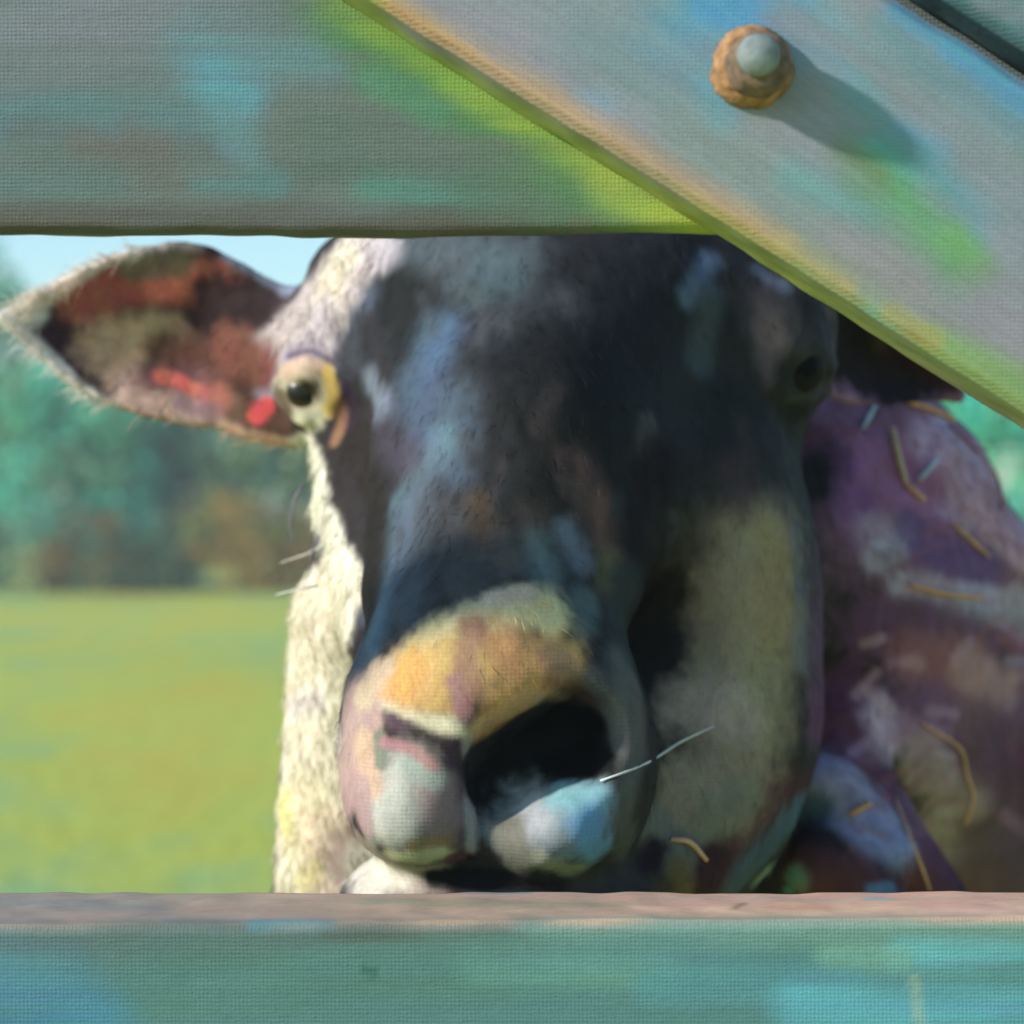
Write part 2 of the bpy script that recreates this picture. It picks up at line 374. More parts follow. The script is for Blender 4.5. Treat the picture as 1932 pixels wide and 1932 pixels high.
# upper rail: underside visible because the eye is below it
zt = Z0 + (966 - 441) * S
V, F = grid_board(rect(-1.7, 1.7, zt, zt + 0.120, 0.0), rect(-1.7, 1.7, zt, zt + 0.120, 0.012), 0.0028, seed=1)
st = [
 ([(0, 60), (420, 40)], 70, "7d8590", .9, .9), ([(420, 30), (620, 20)], 50, "6f8088", .9, .8),
 ([(0, 160), (300, 150)], 55, "6f7c80", .9, .8), ([(0, 240), (380, 230)], 50, "53808a", .9, .8),
 ([(60, 300), (500, 320)], 60, "66706c", .9, .8), ([(0, 350), (200, 345)], 40, "587c7c", .9, .8),
 ([(360, 100), (480, 110), (600, 120)], 55, "5f8c98", .8, .85), ([(400, 140), (460, 190)], 40, "4d9ab0", .9, .85),
 ([(420, 220), (470, 300)], 35, "5f919c", .9, .7), ([(560, 200), (700, 210)], 45, "6b7877", .9, .8),
 ([(600, 280), (900, 330)], 60, "5f746f", .9, .8), ([(700, 360), (900, 380)], 30, "4f8a82", .9, .8),
 ([(0, 405), (500, 408), (900, 415), (1300, 432)], 24, "5f5d57", .8, .9), ([(0, 430), (500, 432), (1300, 440)], 16, "5a564e", .7, .9),
 ([(380, 340), (520, 345)], 25, "57868a", .9, .8), ([(250, 250), (300, 270)], 25, "6f6a68", .9, .7), ([(150, 270), (330, 330)], 25, "706a66", .9, .6),
 ([(900, 350), (1150, 400)], 45, "587a68", .9, .8), ([(1100, 425), (1340, 440)], 22, "6b665c", .9, .8),
 ([(620, 10), (760, 110), (940, 230), (1150, 360), (1300, 420)], 54, "4f8a5c", .95, .95),  # green reflected glow beside the brace, painted onto the rail
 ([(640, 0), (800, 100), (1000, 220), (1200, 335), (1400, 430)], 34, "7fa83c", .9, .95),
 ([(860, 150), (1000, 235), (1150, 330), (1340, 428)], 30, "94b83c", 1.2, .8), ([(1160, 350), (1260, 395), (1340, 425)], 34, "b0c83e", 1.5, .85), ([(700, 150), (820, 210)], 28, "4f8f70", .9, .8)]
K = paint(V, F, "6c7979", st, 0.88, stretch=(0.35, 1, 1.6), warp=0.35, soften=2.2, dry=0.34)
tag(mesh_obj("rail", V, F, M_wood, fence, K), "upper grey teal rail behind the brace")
# lower rail: top face coloured as sunlit, tapering towards the right
zb = Z0 - (1738 - 966) * S; zb_l = Z0 - (1752 - 966) * S
zl_t = zb - 0.0105; zr_t = zb + 0.0105
ff = [(-1.7, 0, zl_t - 0.125), (1.7, 0, zr_t - 0.125), (1.7, 0, zr_t), (-1.7, 0, zl_t)]
bb = [(-1.7, 0.156, zl_t - 0.125), (1.7, 0.012, zr_t - 0.125), (1.7, 0.012, zr_t), (-1.7, 0.156, zl_t)]
V, F = grid_board(ff, bb, 0.0028, seed=2)
st = [
 ([(0, 1770), (500, 1765), (1000, 1760)], 28, "5f706c", .9, .9), ([(1000, 1760), (1932, 1755)], 26, "6c9a92", .9, .85),
 ([(0, 1800), (500, 1790)], 28, "587874", .9, .8), ([(480, 1740), (620, 1742)], 14, "4f8a98", .8, .8), ([(620, 1760), (780, 1765)], 16, "56645f", .9, .8),
 ([(0, 1850), (120, 1860)], 60, "3f86a0", .9, .8), ([(0, 1930), (200, 1930)], 50, "2f7fa6", .9, .85),
 ([(300, 1850), (900, 1860)], 60, "4f8078", .9, .6), ([(900, 1820), (1250, 1830)], 30, "5d968c", .9, .8),
 ([(1250, 1860), (1600, 1870)], 40, "4a8f9a", .9, .8), ([(1500, 1900), (1932, 1910)], 40, "3f95a8", .9, .8), ([(1700, 1800), (1932, 1810)], 25, "4a9aa4", .9, .8),
 ([(1560, 1800), (1700, 1810)], 20, "5d8f84", .9, .8), ([(1725, 1850), (1735, 1932)], 10, "8a9f88", .7, .5),
 ([(690, 1828), (705, 1834)], 9, "2a6a60", .4, .9), ([(300, 1715), (700, 1722)], 22, "a98c74", .9, .85),
 ([(0, 1700), (300, 1715)], 26, "8f8a80", .9, .9), ([(700, 1700), (1200, 1712)], 22, "9c9478", .9, .9),
 ([(1200, 1712), (1932, 1716)], 20, "bf9a7e", .9, .95), ([(1450, 1712), (1560, 1712)], 12, "d09a78", .9, .9), ([(1750, 1712), (1900, 1714)], 14, "c48f82", .9, .9),
 ([(500, 1662), (700, 1672), (1000, 1684)], 6, "4f8f9a", 1.0, .7), ([(1250, 1696), (1600, 1697), (1932, 1697)], 4, "6f9e96", 1.0, .5), ([(1640, 1696), (1680, 1696)], 5, "3f9fc0", 1.0, .6),
 ([(1385, 1715), (1400, 1705)], 7, "6a5a44", .5, .6)]
tf = np.clip((V[:, 2] - (np.interp(V[:, 0], [-1.7, 1.7], [zl_t, zr_t]) - 0.006)) / 0.005, 0, 1)[:, None]
xf = np.clip((V[:, 0] + 0.22) / 0.40 + 0.25 * vnoise(V * [1, 1, 0], 30, 4), 0, 1)[:, None]
topc = C("a08e7c", 0.9) * (1 - xf) + C("d8a888", 0.9) * xf  # pinkish sunlit tone of the top face put into its colour
base = np.tile(C("4f8484", 0.92), (len(V), 1)) * (1 - tf) + topc * tf
K = paint(V, F, base, st, 0.92, stretch=(0.35, 1, 1.6), warp=0.35, soften=2.2, dry=0.34)
tag(mesh_obj("rail", V, F, M_wood, fence, K), "lower teal rail with a pinkish top face coloured as sunlit")
# posts well outside the picture, so that the rails are carried
for x, yp in ((-1.62, 0.156), (1.62, 0.018)):
    V, F = grid_board(rect(x - 0.05, x + 0.05, -0.05, Z0 + 0.36, yp), rect(x - 0.05, x + 0.05, -0.05, Z0 + 0.36, yp + 0.09), 0.02, seed=5)
    mesh_obj("post", V, F, M_wood, fence, np.tile(C("5d7a78", 0.8), (len(V), 1)))
# diagonal brace in front of the upper rail
TH = 0.052; YB = -0.0015; YF = YB - TH
a0 = P(640, 0, 0); a1 = P(1932, 812, 0)             # rear lower arris, as seen
dirv = (a1 - a0); dirv[1] = 0; dirv /= np.linalg.norm(dirv)
nrm = np.array([-dirv[2], 0, dirv[0]])                # up-right
if nrm[2] < 0: nrm = -nrm
o = a0 - dirv * 0.03 
LEN = 1.05; W_ = 0.1295
def diag(o, w, y): return [(o + np.array([0, y, 0])), (o + dirv * LEN + np.array([0, y, 0])), (o + dirv * LEN + nrm * w + np.array([0, y, 0])), (o + nrm * w + np.array([0, y, 0]))]
V, F = grid_board(diag(o, W_, YF), diag(o, W_, YB), 0.0026, seed=3, bev=0.006)
st = [
 ([(780, 60), (1000, 170), (1250, 320)], 60, "a49eab", .9, .95), ([(850, 40), (1100, 120)], 50, "9c9aa8", .9, .9),
 ([(1100, 60), (1280, 160)], 60, "7f9ba6", .9, .9), ([(1140, 200), (1100, 190)], 26, "8ba6bf", .8, .9),
 ([(1280, 40), (1500, 40)], 70, "5da3c0", .9, .95), ([(1330, 20), (1500, 15)], 30, "3a9fd6", .9, .9), ([(1340, 150), (1360, 220)], 34, "5aa9c4", .9, .9),
 ([(1560, 70), (1640, 160)], 34, "45aed0", .9, .9), ([(1640, 180), (1720, 320)], 50, "6aaab2", .9, .9), ([(1660, 280), (1700, 320)], 26, "38bcc4", .9, .9),
 ([(1480, 30), (1640, 120), (1780, 240)], 36, "9396a2", .9, .85), ([(1660, 60), (1800, 170), (1932, 250)], 36, "6f9aa8", .9, .9),
 ([(1800, 90), (1932, 190)], 24, "3fa0c8", .9, .95), ([(1690, 20), (1800, 90)], 18, "4aa0c0", .9, .9),
 ([(1760, 250), (1932, 400)], 60, "8c9aa6", .9, .85), ([(1700, 250), (1760, 290)], 26, "5aa5c8", .9, .7), ([(1740, 300), (1850, 420)], 30, "58a5b4", .9, .8),
 ([(1300, 290), (1500, 380), (1700, 520)], 70, "8f9ea0", .9, .9), ([(1500, 330), (1640, 400)], 34, "6aa9b0", .9, .8),
 ([(1650, 320), (1720, 400), (1800, 500)], 46, "5faa6e", .95, .95), ([(1800, 450), (1840, 510)], 30, "6fae66", .9, .9), ([(1590, 290), (1650, 340)], 30, "7a9270", .9, .8),
 ([(1600, 480), (1720, 530)], 44, "a096a0", .9, .9), ([(1560, 470), (1800, 640), (1932, 720)], 44, "9c9ba2", .9, .85), ([(1850, 560), (1932, 620)], 44, "9c93a2", .9, .9),
 ([(1420, 460), (1560, 540), (1700, 640), (1900, 740)], 44, "93a878", .9, .9), ([(1760, 660), (1932, 745)], 36, "8aac68", .9, .95), ([(1640, 590), (1680, 610)], 18, "7fb8a8", .9, .8), ([(1680, 590), (1760, 640)], 18, "b0ab60", .9, .8),
 # rear lower arris face: edge highlight painted green to lime, orange along the front arris
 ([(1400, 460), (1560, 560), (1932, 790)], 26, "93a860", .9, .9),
 ([(735, 10), (950, 135), (1210, 295), (1390, 408), (1480, 460)], 22, "d2a46a", 1.1, .9), ([(1480, 460), (1600, 540)], 18, "bfae6e", .9, .8), ([(760, 20), (900, 100)], 12, "c99f6c", .9, .8)]
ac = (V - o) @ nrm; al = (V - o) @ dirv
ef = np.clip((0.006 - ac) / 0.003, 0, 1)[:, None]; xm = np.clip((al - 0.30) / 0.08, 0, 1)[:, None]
base = np.tile(C("959da8", 0.8), (len(V), 1)) * (1 - ef) + ef * (C("a9b852", 0.85) * (1 - xm) + C("a5a878", 0.8) * xm)  # lower edge face brightened with lime as a painted highlight
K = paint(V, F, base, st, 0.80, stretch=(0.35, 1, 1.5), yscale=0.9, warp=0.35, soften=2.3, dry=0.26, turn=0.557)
tag(mesh_obj("brace", V, F, M_brace, fence, K), "wide diagonal brace of lilac grey and turquoise paint with a painted lime green edge highlight")
o2 = o + nrm * (W_ + 0.017)
V, F = grid_board(diag(o2, 0.12, YF + 0.012), diag(o2, 0.12, YB), 0.004, seed=4, bev=0.006)
K = paint(V, F, "5d8690", [([(1800, 0), (1932, 60)], 30, "4f7f8c", .9, .9), ([(1850, 0), (1932, 30)], 20, "7f8f98", .9, .8)], 0.8)
tag(mesh_obj("plank", V, F, M_wood, fence, K), "teal plank beside the brace across a dark gap")

# bolt through the brace
M_rust = plain("rusty_iron", "b98c62", 0.85, 0.75, 0.0, nscale=170, var=0.55, bump=0.6)
M_rust2 = plain("rusty_nut_iron", "86705e", 0.8, 0.75, 0.0, nscale=190, var=0.5, bump=0.6)
M_steel = plain("dull_bolt_steel", "93a0a2", 0.65, 0.7, 0.0, nscale=150, var=0.3, bump=0.4)
def disc_stack(cx, cz, y0, prof, n, jitter, seed, hexa=False):
    r = np.random.default_rng(seed); V = []; F = []
    for i, (rad, dy) in enumerate(prof):
        for k in range(n):
            th = 2 * math.pi * k / n
            q = rad
            if hexa: q = rad * (math.cos(math.pi / 6) / math.cos(((th + 0.2) % (math.pi / 3)) - math.pi / 6)) * 0.55 + rad * 0.45
            q *= 1 + jitter * math.sin(3 * th + seed) * 0.5 + jitter * r.uniform(-1, 1)
            V.append((cx + q * math.cos(th), y0 - dy, cz + q * math.sin(th)))
    for i in range(len(prof) - 1):
        for k in range(n): F.append((i*n+k, (i+1)*n+k, (i+1)*n+(k+1) % n, i*n+(k+1) % n))
    F.append(tuple(range(n))); F.append(tuple((len(prof)-1)*n+k for k in range(n))[::-1])
    return V, F
bc = P(1418, 128, YF)
bolt = empty("bolt", tuple(bc)); bolt.parent = fence
tag(bolt, "rusty bolt with a grey rounded end casting a long shadow on the brace")
k = sc(YF)
def bpart(name, vf, m):
    ob = mesh_obj(name, vf[0], vf[1], m, None); ob.parent = bolt; ob.matrix_parent_inverse = bolt.matrix_basis.inverted(); return ob
bpart("washer", disc_stack(bc[0], bc[2], YF + 0.001, [(76*k, 0), (78*k, 0.002), (76*k, 0.005), (68*k, 0.008), (58*k, 0.010)], 40, 0.06, 3), M_rust)
bpart("nut", disc_stack(bc[0] + 6*k, bc[2] - 6*k, YF - 0.009, [(62*k, 0), (64*k, 0.004), (62*k, 0.011), (54*k, 0.015), (44*k, 0.016)], 48, 0.015, 5, True), M_rust2)
bpart("bolt_end", disc_stack(bc[0] + 2*k, bc[2] + 2*k, YF - 0.024, [(40*k, 0), (40*k, 0.003), (37*k, 0.0055), (28*k, 0.0075), (15*k, 0.0086), (4*k, 0.009)], 32, 0.01, 7), M_steel)

# ------------------------------------------------------------------ cow
H = 0.0026
LO = np.array([-0.46, 0.08, Z0 - 0.44]); HI = np.array([0.62, 1.25, Z0 + 0.42])
NX, NY, NZ = [int(math.ceil(v)) for v in (HI - LO) / H]
Fd = np.full((NX, NY, NZ), 1.0, dtype=np.float32)
def block(lo, hi):
    i0 = np.clip(np.floor((np.array(lo) - LO) / H).astype(int), 0, [NX, NY, NZ]); i1 = np.clip(np.ceil((np.array(hi) - LO) / H).astype(int) + 1, 0, [NX, NY, NZ])
    sl = tuple(slice(a, b) for a, b in zip(i0, i1))
    g = [LO[a] + H * np.arange(i0[a], i1[a], dtype=np.float32) for a in range(3)]
    return sl, g[0][:, None, None].astype(np.float32), g[1][None, :, None].astype(np.float32), g[2][None, None, :].astype(np.float32)
def put(sl, d, k, sub=False):
    A = Fd[sl]
    if sub:
        h = np.clip(0.5 - 0.5 * (A + d) / k, 0, 1); Fd[sl] = A * (1 - h) - d * h + k * h * (1 - h)
    else:
        h = np.clip(0.5 + 0.5 * (A - d) / k, 0, 1); Fd[sl] = A * (1 - h) + d * h - k * h * (1 - h)
def ell(px, py, y, rx, rz, ry, k=0.03, rot=0.0, sub=False, yaw=0.0):
    """rx, rz in layout units at depth y; ry in metres; rot turns in the x-z plane (clockwise seen), yaw about z."""
    c = P(px, py, y); s = sc(y); r = np.array([rx * s, ry, rz * s]); m = r.max() + 0.07
    sl, X, Y, Z = block(c - m, c + m)
    dx, dy, dz = X - c[0], Y - c[1], Z - c[2]
    if yaw: ca, sa = math.cos(yaw), math.sin(yaw); dx, dy = ca * dx + sa * dy, -sa * dx + ca * dy
    if rot: ca, sa = math.cos(rot), math.sin(rot); dx, dz = ca * dx - sa * dz, sa * dx + ca * dz
    k0 = np.sqrt((dx/r[0])**2 + (dy/r[1])**2 + (dz/r[2])**2); k1 = np.sqrt((dx/r[0]**2)**2 + (dy/r[1]**2)**2 + (dz/r[2]**2)**2) + 1e-6
    put(sl, (k0 * (k0 - 1) / k1).astype(np.float32), k, sub)
def cap(a, b, r0, r1, k=0.03, sub=False):
    A = P(*a); B = P(*b); ra = r0 * sc(a[2]); rb = r1 * sc(b[2]); m = max(ra, rb) + 0.07
    sl, X, Y, Z = block(np.minimum(A, B) - m, np.maximum(A, B) + m)
    ab = B - A; t = np.clip(((X - A[0]) * ab[0] + (Y - A[1]) * ab[1] + (Z - A[2]) * ab[2]) / (ab @ ab), 0, 1)
    d = np.sqrt((X - A[0] - t * ab[0])**2 + (Y - A[1] - t * ab[1])**2 + (Z - A[2] - t * ab[2])**2) - (ra + (rb - ra) * t)
    put(sl, d.astype(np.float32), k, sub)
# neck, shoulder and chest behind the head
ell(1430, 1080, 0.80, 400, 470, 0.26, 0.08)
ell(1610, 1230, 0.80, 270, 450, 0.20, 0.06, rot=0.0)
ell(1660, 860, 0.74, 130, 90, 0.10, 0.05, rot=0.7)
ell(1760, 1080, 0.80, 150, 200, 0.12, 0.06, rot=-0.6)
ell(1930, 1530, 0.92, 370, 420, 0.26, 0.06)
ell(1350, 1500, 0.85, 380, 420, 0.25, 0.08)
# folds of the brisket
cap((1330, 1700, 0.50), (1570, 1390, 0.58), 52, 60, 0.03); cap((1570, 1390, 0.58), (1770, 1700, 0.52), 60, 56, 0.03)
cap((1570, 1500, 0.52), (1680, 1610, 0.50), 70, 50, 0.03); cap((1560, 1640, 0.48), (1650, 1720, 0.48), 75, 60, 0.025)
cap((1440, 1600, 0.52), (1400, 1720, 0.50), 50, 50, 0.025)
cap((1560, 950, 0.62), (1545, 1350, 0.62), 45, 70, 0.035)
cap((1240, 1600, 0.34), (1230, 1720, 0.34), 34, 30, 0.02); cap((1345, 1610, 0.38), (1320, 1740, 0.38), 36, 30, 0.02)
cap((1640, 1330, 0.60), (1800, 1480, 0.66), 60, 70, 0.04); cap((1700, 1010, 0.66), (1880, 1060, 0.70), 60, 60, 0.04); cap((1620, 820, 0.68), (1760, 900, 0.70), 90, 70, 0.04)
# skull and face
ell(1060, 640, 0.50, 430, 330, 0.16, 0.05)
ell(1040, 560, 0.44, 330, 180, 0.10, 0.05)
cap((690, 540, 0.47), (640, 660, 0.46), 105, 85, 0.04)            # left brow and tuft
ell(1450, 640, 0.47, 120, 150, 0.10, 0.05)                          # right brow
ell(980, 900, 0.37, 265, 330, 0.13, 0.06, rot=-0.06)               # nose bridge
cap((980, 950, 0.33), (930, 1220, 0.235), 215, 200, 0.05)
cap((800, 760, 0.36), (740, 1120, 0.27), 60, 48, 0.03)             # left facial ridge
cap((1190, 780, 0.36), (1130, 1100, 0.27), 60, 60, 0.04)
# cheeks and jaw
cap((650, 860, 0.47), (690, 1120, 0.44), 62, 90, 0.04)
cap((650, 1180, 0.45), (636, 1700, 0.49), 100, 124, 0.035); cap((760, 1200, 0.45), (760, 1700, 0.48), 120, 140, 0.04)
cap((700, 930, 0.43), (720, 1200, 0.36), 70, 70, 0.04)
ell(1365, 1130, 0.45, 178, 430, 0.15, 0.05, rot=-0.06)
ell(1330, 1420, 0.40, 160, 220, 0.12, 0.05)
ell(1120, 1500, 0.42, 280, 230, 0.16, 0.05)
cap((1235, 1330, 0.36), (1215, 1600, 0.32), 120, 120, 0.05)
# muzzle
ell(890, 1300, 0.225, 222, 185, 0.080, 0.035)
ell(930, 1440, 0.235, 272, 220, 0.090, 0.035)
ell(1120, 1400, 0.235, 95, 215, 0.075, 0.03, rot=-0.10)
ell(710, 1440, 0.225, 48, 150, 0.055, 0.02)
ell(782, 1520, 0.184, 108, 118, 0.042, 0.020)                       # left lip lobe
ell(1048, 1560, 0.186, 112, 84, 0.042, 0.022, rot=-0.25)          # right lip lobe
cap((884, 1400, 0.158), (884, 1480, 0.152), 22, 16, 0.012)         # septum
ell(940, 1700, 0.25, 300, 120, 0.09, 0.02)                          # chin
# nostrils, philtrum, mouth
ell(1030, 1415, 0.150, 112, 66, 0.055, 0.026, rot=-0.35, sub=True)
ell(1085, 1392, 0.160, 58, 60, 0.05, 0.026, sub=True)
ell(952, 1470, 0.142, 62, 80, 0.045, 0.026, rot=0.35, sub=True)
cap((730, 1372, 0.140), (850, 1422, 0.130), 22, 26, 0.008, sub=True)
cap((884, 1430, 0.130), (888, 1620, 0.128), 9, 12, 0.006, sub=True)
cap((800, 1652, 0.135), (1150, 1650, 0.140), 18, 20, 0.008, sub=True)
# eye sockets and lids
def surf_y(px, py):
    d = P(px, py, 0) - np.array([0, -D, Z0])
    for t in np.arange(1.15, 1.9, 0.0015):
        q = np.array([0, -D, Z0]) + d * t; g = np.round((q - LO) / H).astype(int)
        if np.all(g >= 0) and np.all(g < [NX, NY, NZ]) and Fd[tuple(g)] < 0: return q[1]
    return 0.45
def lid(pts, r, sink, k):
    q = [(a, c, surf_y(a, c) + sink) for a, c in pts]
    for u, v in zip(q[:-1], q[1:]): cap(u, v, r, r, k)
EYES = []
for (px, py, rr, iris) in ((577, 737, 44, "4a3222"), (1508, 694, 50, "2c2928")):
    EYES.append((px, py, surf_y(px, py), rr, iris))
lid([(533, 728), (556, 703), (590, 697), (622, 716)], 15, 0.004, 0.012); lid([(540, 765), (575, 783), (615, 770), (628, 740)], 13, 0.004, 0.012)
lid([(1458, 690), (1485, 662), (1530, 660), (1562, 690)], 15, 0.004, 0.014); lid([(1465, 730), (1505, 748), (1550, 735)], 13, 0.005, 0.014)
# ears: cupped leaves
def ear(axis, up, dn, y0, y1, cup, th=0.006, k=0.02):
    """axis: ((px,py) root, (px,py) tip); up/dn: half widths (layout units) at 9 stations root->tip."""
    ym = 0.5 * (y0 + y1); A = P(*axis[0], ym); B = P(*axis[1], ym); s = sc(ym)
    e = B - A; L_ = np.linalg.norm(e); e /= L_; n = np.array([-e[2], 0, e[0]]); n = n if n[2] > 0 else -n
    m = max(max(up), max(dn)) * s + 0.04
    sl, X, Y, Z = block(np.minimum(A, B) - [0.03, 0.16, m], np.maximum(A, B) + [0.03, 0.16, m])
    u = ((X - A[0]) * e[0] + (Z - A[2]) * e[2]) / L_; v = (X - A[0]) * n[0] + (Z - A[2]) * n[2]
    st_ = np.linspace(0, 1, len(up)); wu = np.interp(u, st_, np.array(up) * s); wd = np.interp(u, st_, np.array(dn) * s)
    w = np.where(v > 0, wu, wd); over = np.maximum(np.maximum(-u, u - 1) * L_, 0)
    d2 = np.maximum((np.abs(v) - w) * 0.8, -0.05); d2 = np.where(over > 0, np.maximum(over, d2), d2)
    q = np.clip(np.abs(v) / (w + 0.004), 0, 1.2)
    yc = y0 + (y1 - y0) * np.clip(u, 0, 1) + cup * (1 - q * q) * np.sin(np.clip(u, 0, 1) * math.pi * 0.85 + 0.35) + 0 * Y
    dy = np.abs(Y - yc) - th
    a = np.maximum(d2, -0.05) + th; b_ = dy * 0.75 + th
    d = np.minimum(np.maximum(a, b_), 0) + np.sqrt(np.maximum(a, 0)**2 + np.maximum(b_, 0)**2) - th
    put(sl, d.astype(np.float32), k)
ear(((585, 690), (4, 602)), [112, 140, 175, 200, 195, 172, 128, 70, 8], [150, 150, 142, 150, 145, 132, 104, 62, 8], 0.50, 0.46, 0.024)
cap((640, 690, 0.50), (520, 690, 0.52), 110, 95, 0.04)
ear(((1500, 620), (1840, 745)), [60, 78, 80, 76, 68, 56, 42, 24, 8], [60, 86, 100, 100, 90, 72, 50, 26, 8], 0.50, 0.56, 0.03)

def surface_nets(F):
    s = F < 0
    nx, ny, nz = F.shape
    cnt = np.zeros((nx-1, ny-1, nz-1), np.int8)
    for a in (0, 1):
        for b in (0, 1):
            for c in (0, 1): cnt += s[a:nx-1+a, b:ny-1+b, c:nz-1+c]
    act = (cnt > 0) & (cnt < 8); I = np.argwhere(act)
    idx = np.full(act.shape, -1, np.int32); idx[act] = np.arange(len(I))
    acc = np.zeros((len(I), 3)); n = np.zeros(len(I))
    corners = [(a, b, c) for a in (0, 1) for b in (0, 1) for c in (0, 1)]
    val = {c: F[I[:, 0]+c[0], I[:, 1]+c[1], I[:, 2]+c[2]].astype(np.float64) for c in corners}
    for c in corners:
        for ax in range(3):
            if c[ax] == 0:
                d = list(c); d[ax] = 1; d = tuple(d); va, vb = val[c], val[d]; m = (va < 0) != (vb < 0)
                t = np.where(m, va / np.where(m, va - vb, 1), 0); p = np.tile(np.array(c, float), (len(I), 1)); p[:, ax] += t
                acc[m] += p[m]; n[m] += 1
    V = LO + H * (I + acc / n[:, None])
    Q = []
    for ax in range(3):
        o1, o2 = [(1, 2), (2, 0), (0, 1)][ax]
        sl0 = [slice(None)]*3; sl1 = [slice(None)]*3; sl0[ax] = slice(0, -1); sl1[ax] = slice(1, None)
        ch = s[tuple(sl0)] != s[tuple(sl1)]; E = np.argwhere(ch)
        lim = np.array(act.shape)
        ok = (E[:, o1] > 0) & (E[:, o2] > 0) & (E[:, o1] < lim[o1]) & (E[:, o2] < lim[o2]); E = E[ok]
        ins = s[E[:, 0], E[:, 1], E[:, 2]]
        def cell(d1, d2):
            G = E.copy(); G[:, o1] += d1; G[:, o2] += d2; return idx[G[:, 0], G[:, 1], G[:, 2]]
        q = np.stack([cell(-1, -1), cell(0, -1), cell(0, 0), cell(-1, 0)], 1)
        q[~ins] = q[~ins][:, ::-1]; Q.append(q)
    return V, np.concatenate(Q)
V, Fq = surface_nets(Fd); del Fd
def smooth(V, Q, it, lam=0.5):
    e = np.concatenate([Q[:, [0, 1]], Q[:, [1, 2]], Q[:, [2, 3]], Q[:, [3, 0]]]); n = len(V)
    deg = np.bincount(e.ravel(), minlength=n)[:, None] + 1e-9
    for _ in range(it):
        a = np.stack([np.bincount(e[:, 0], V[e[:, 1], j], n) + np.bincount(e[:, 1], V[e[:, 0], j], n) for j in range(3)], 1) / deg
        V = V + lam * (a - V)
    return V
V = smooth(V, Fq, 4)
def vnormals(V, Q):
    nr = np.cross(V[Q[:, 2]] - V[Q[:, 0]], V[Q[:, 3]] - V[Q[:, 1]]); N_ = np.zeros_like(V)
    for j in range(4):
        for a in range(3): N_[:, a] += np.bincount(Q[:, j], nr[:, a], len(V))
    return N_ / (np.linalg.norm(N_, axis=1)[:, None] + 1e-12)
NV = vnormals(V, Fq)
V = V + NV * (0.0016 * vnoise(V, 38, 5) + 0.0008 * vnoise(V * [1, 1, 0.6], 110, 6))[:, None]
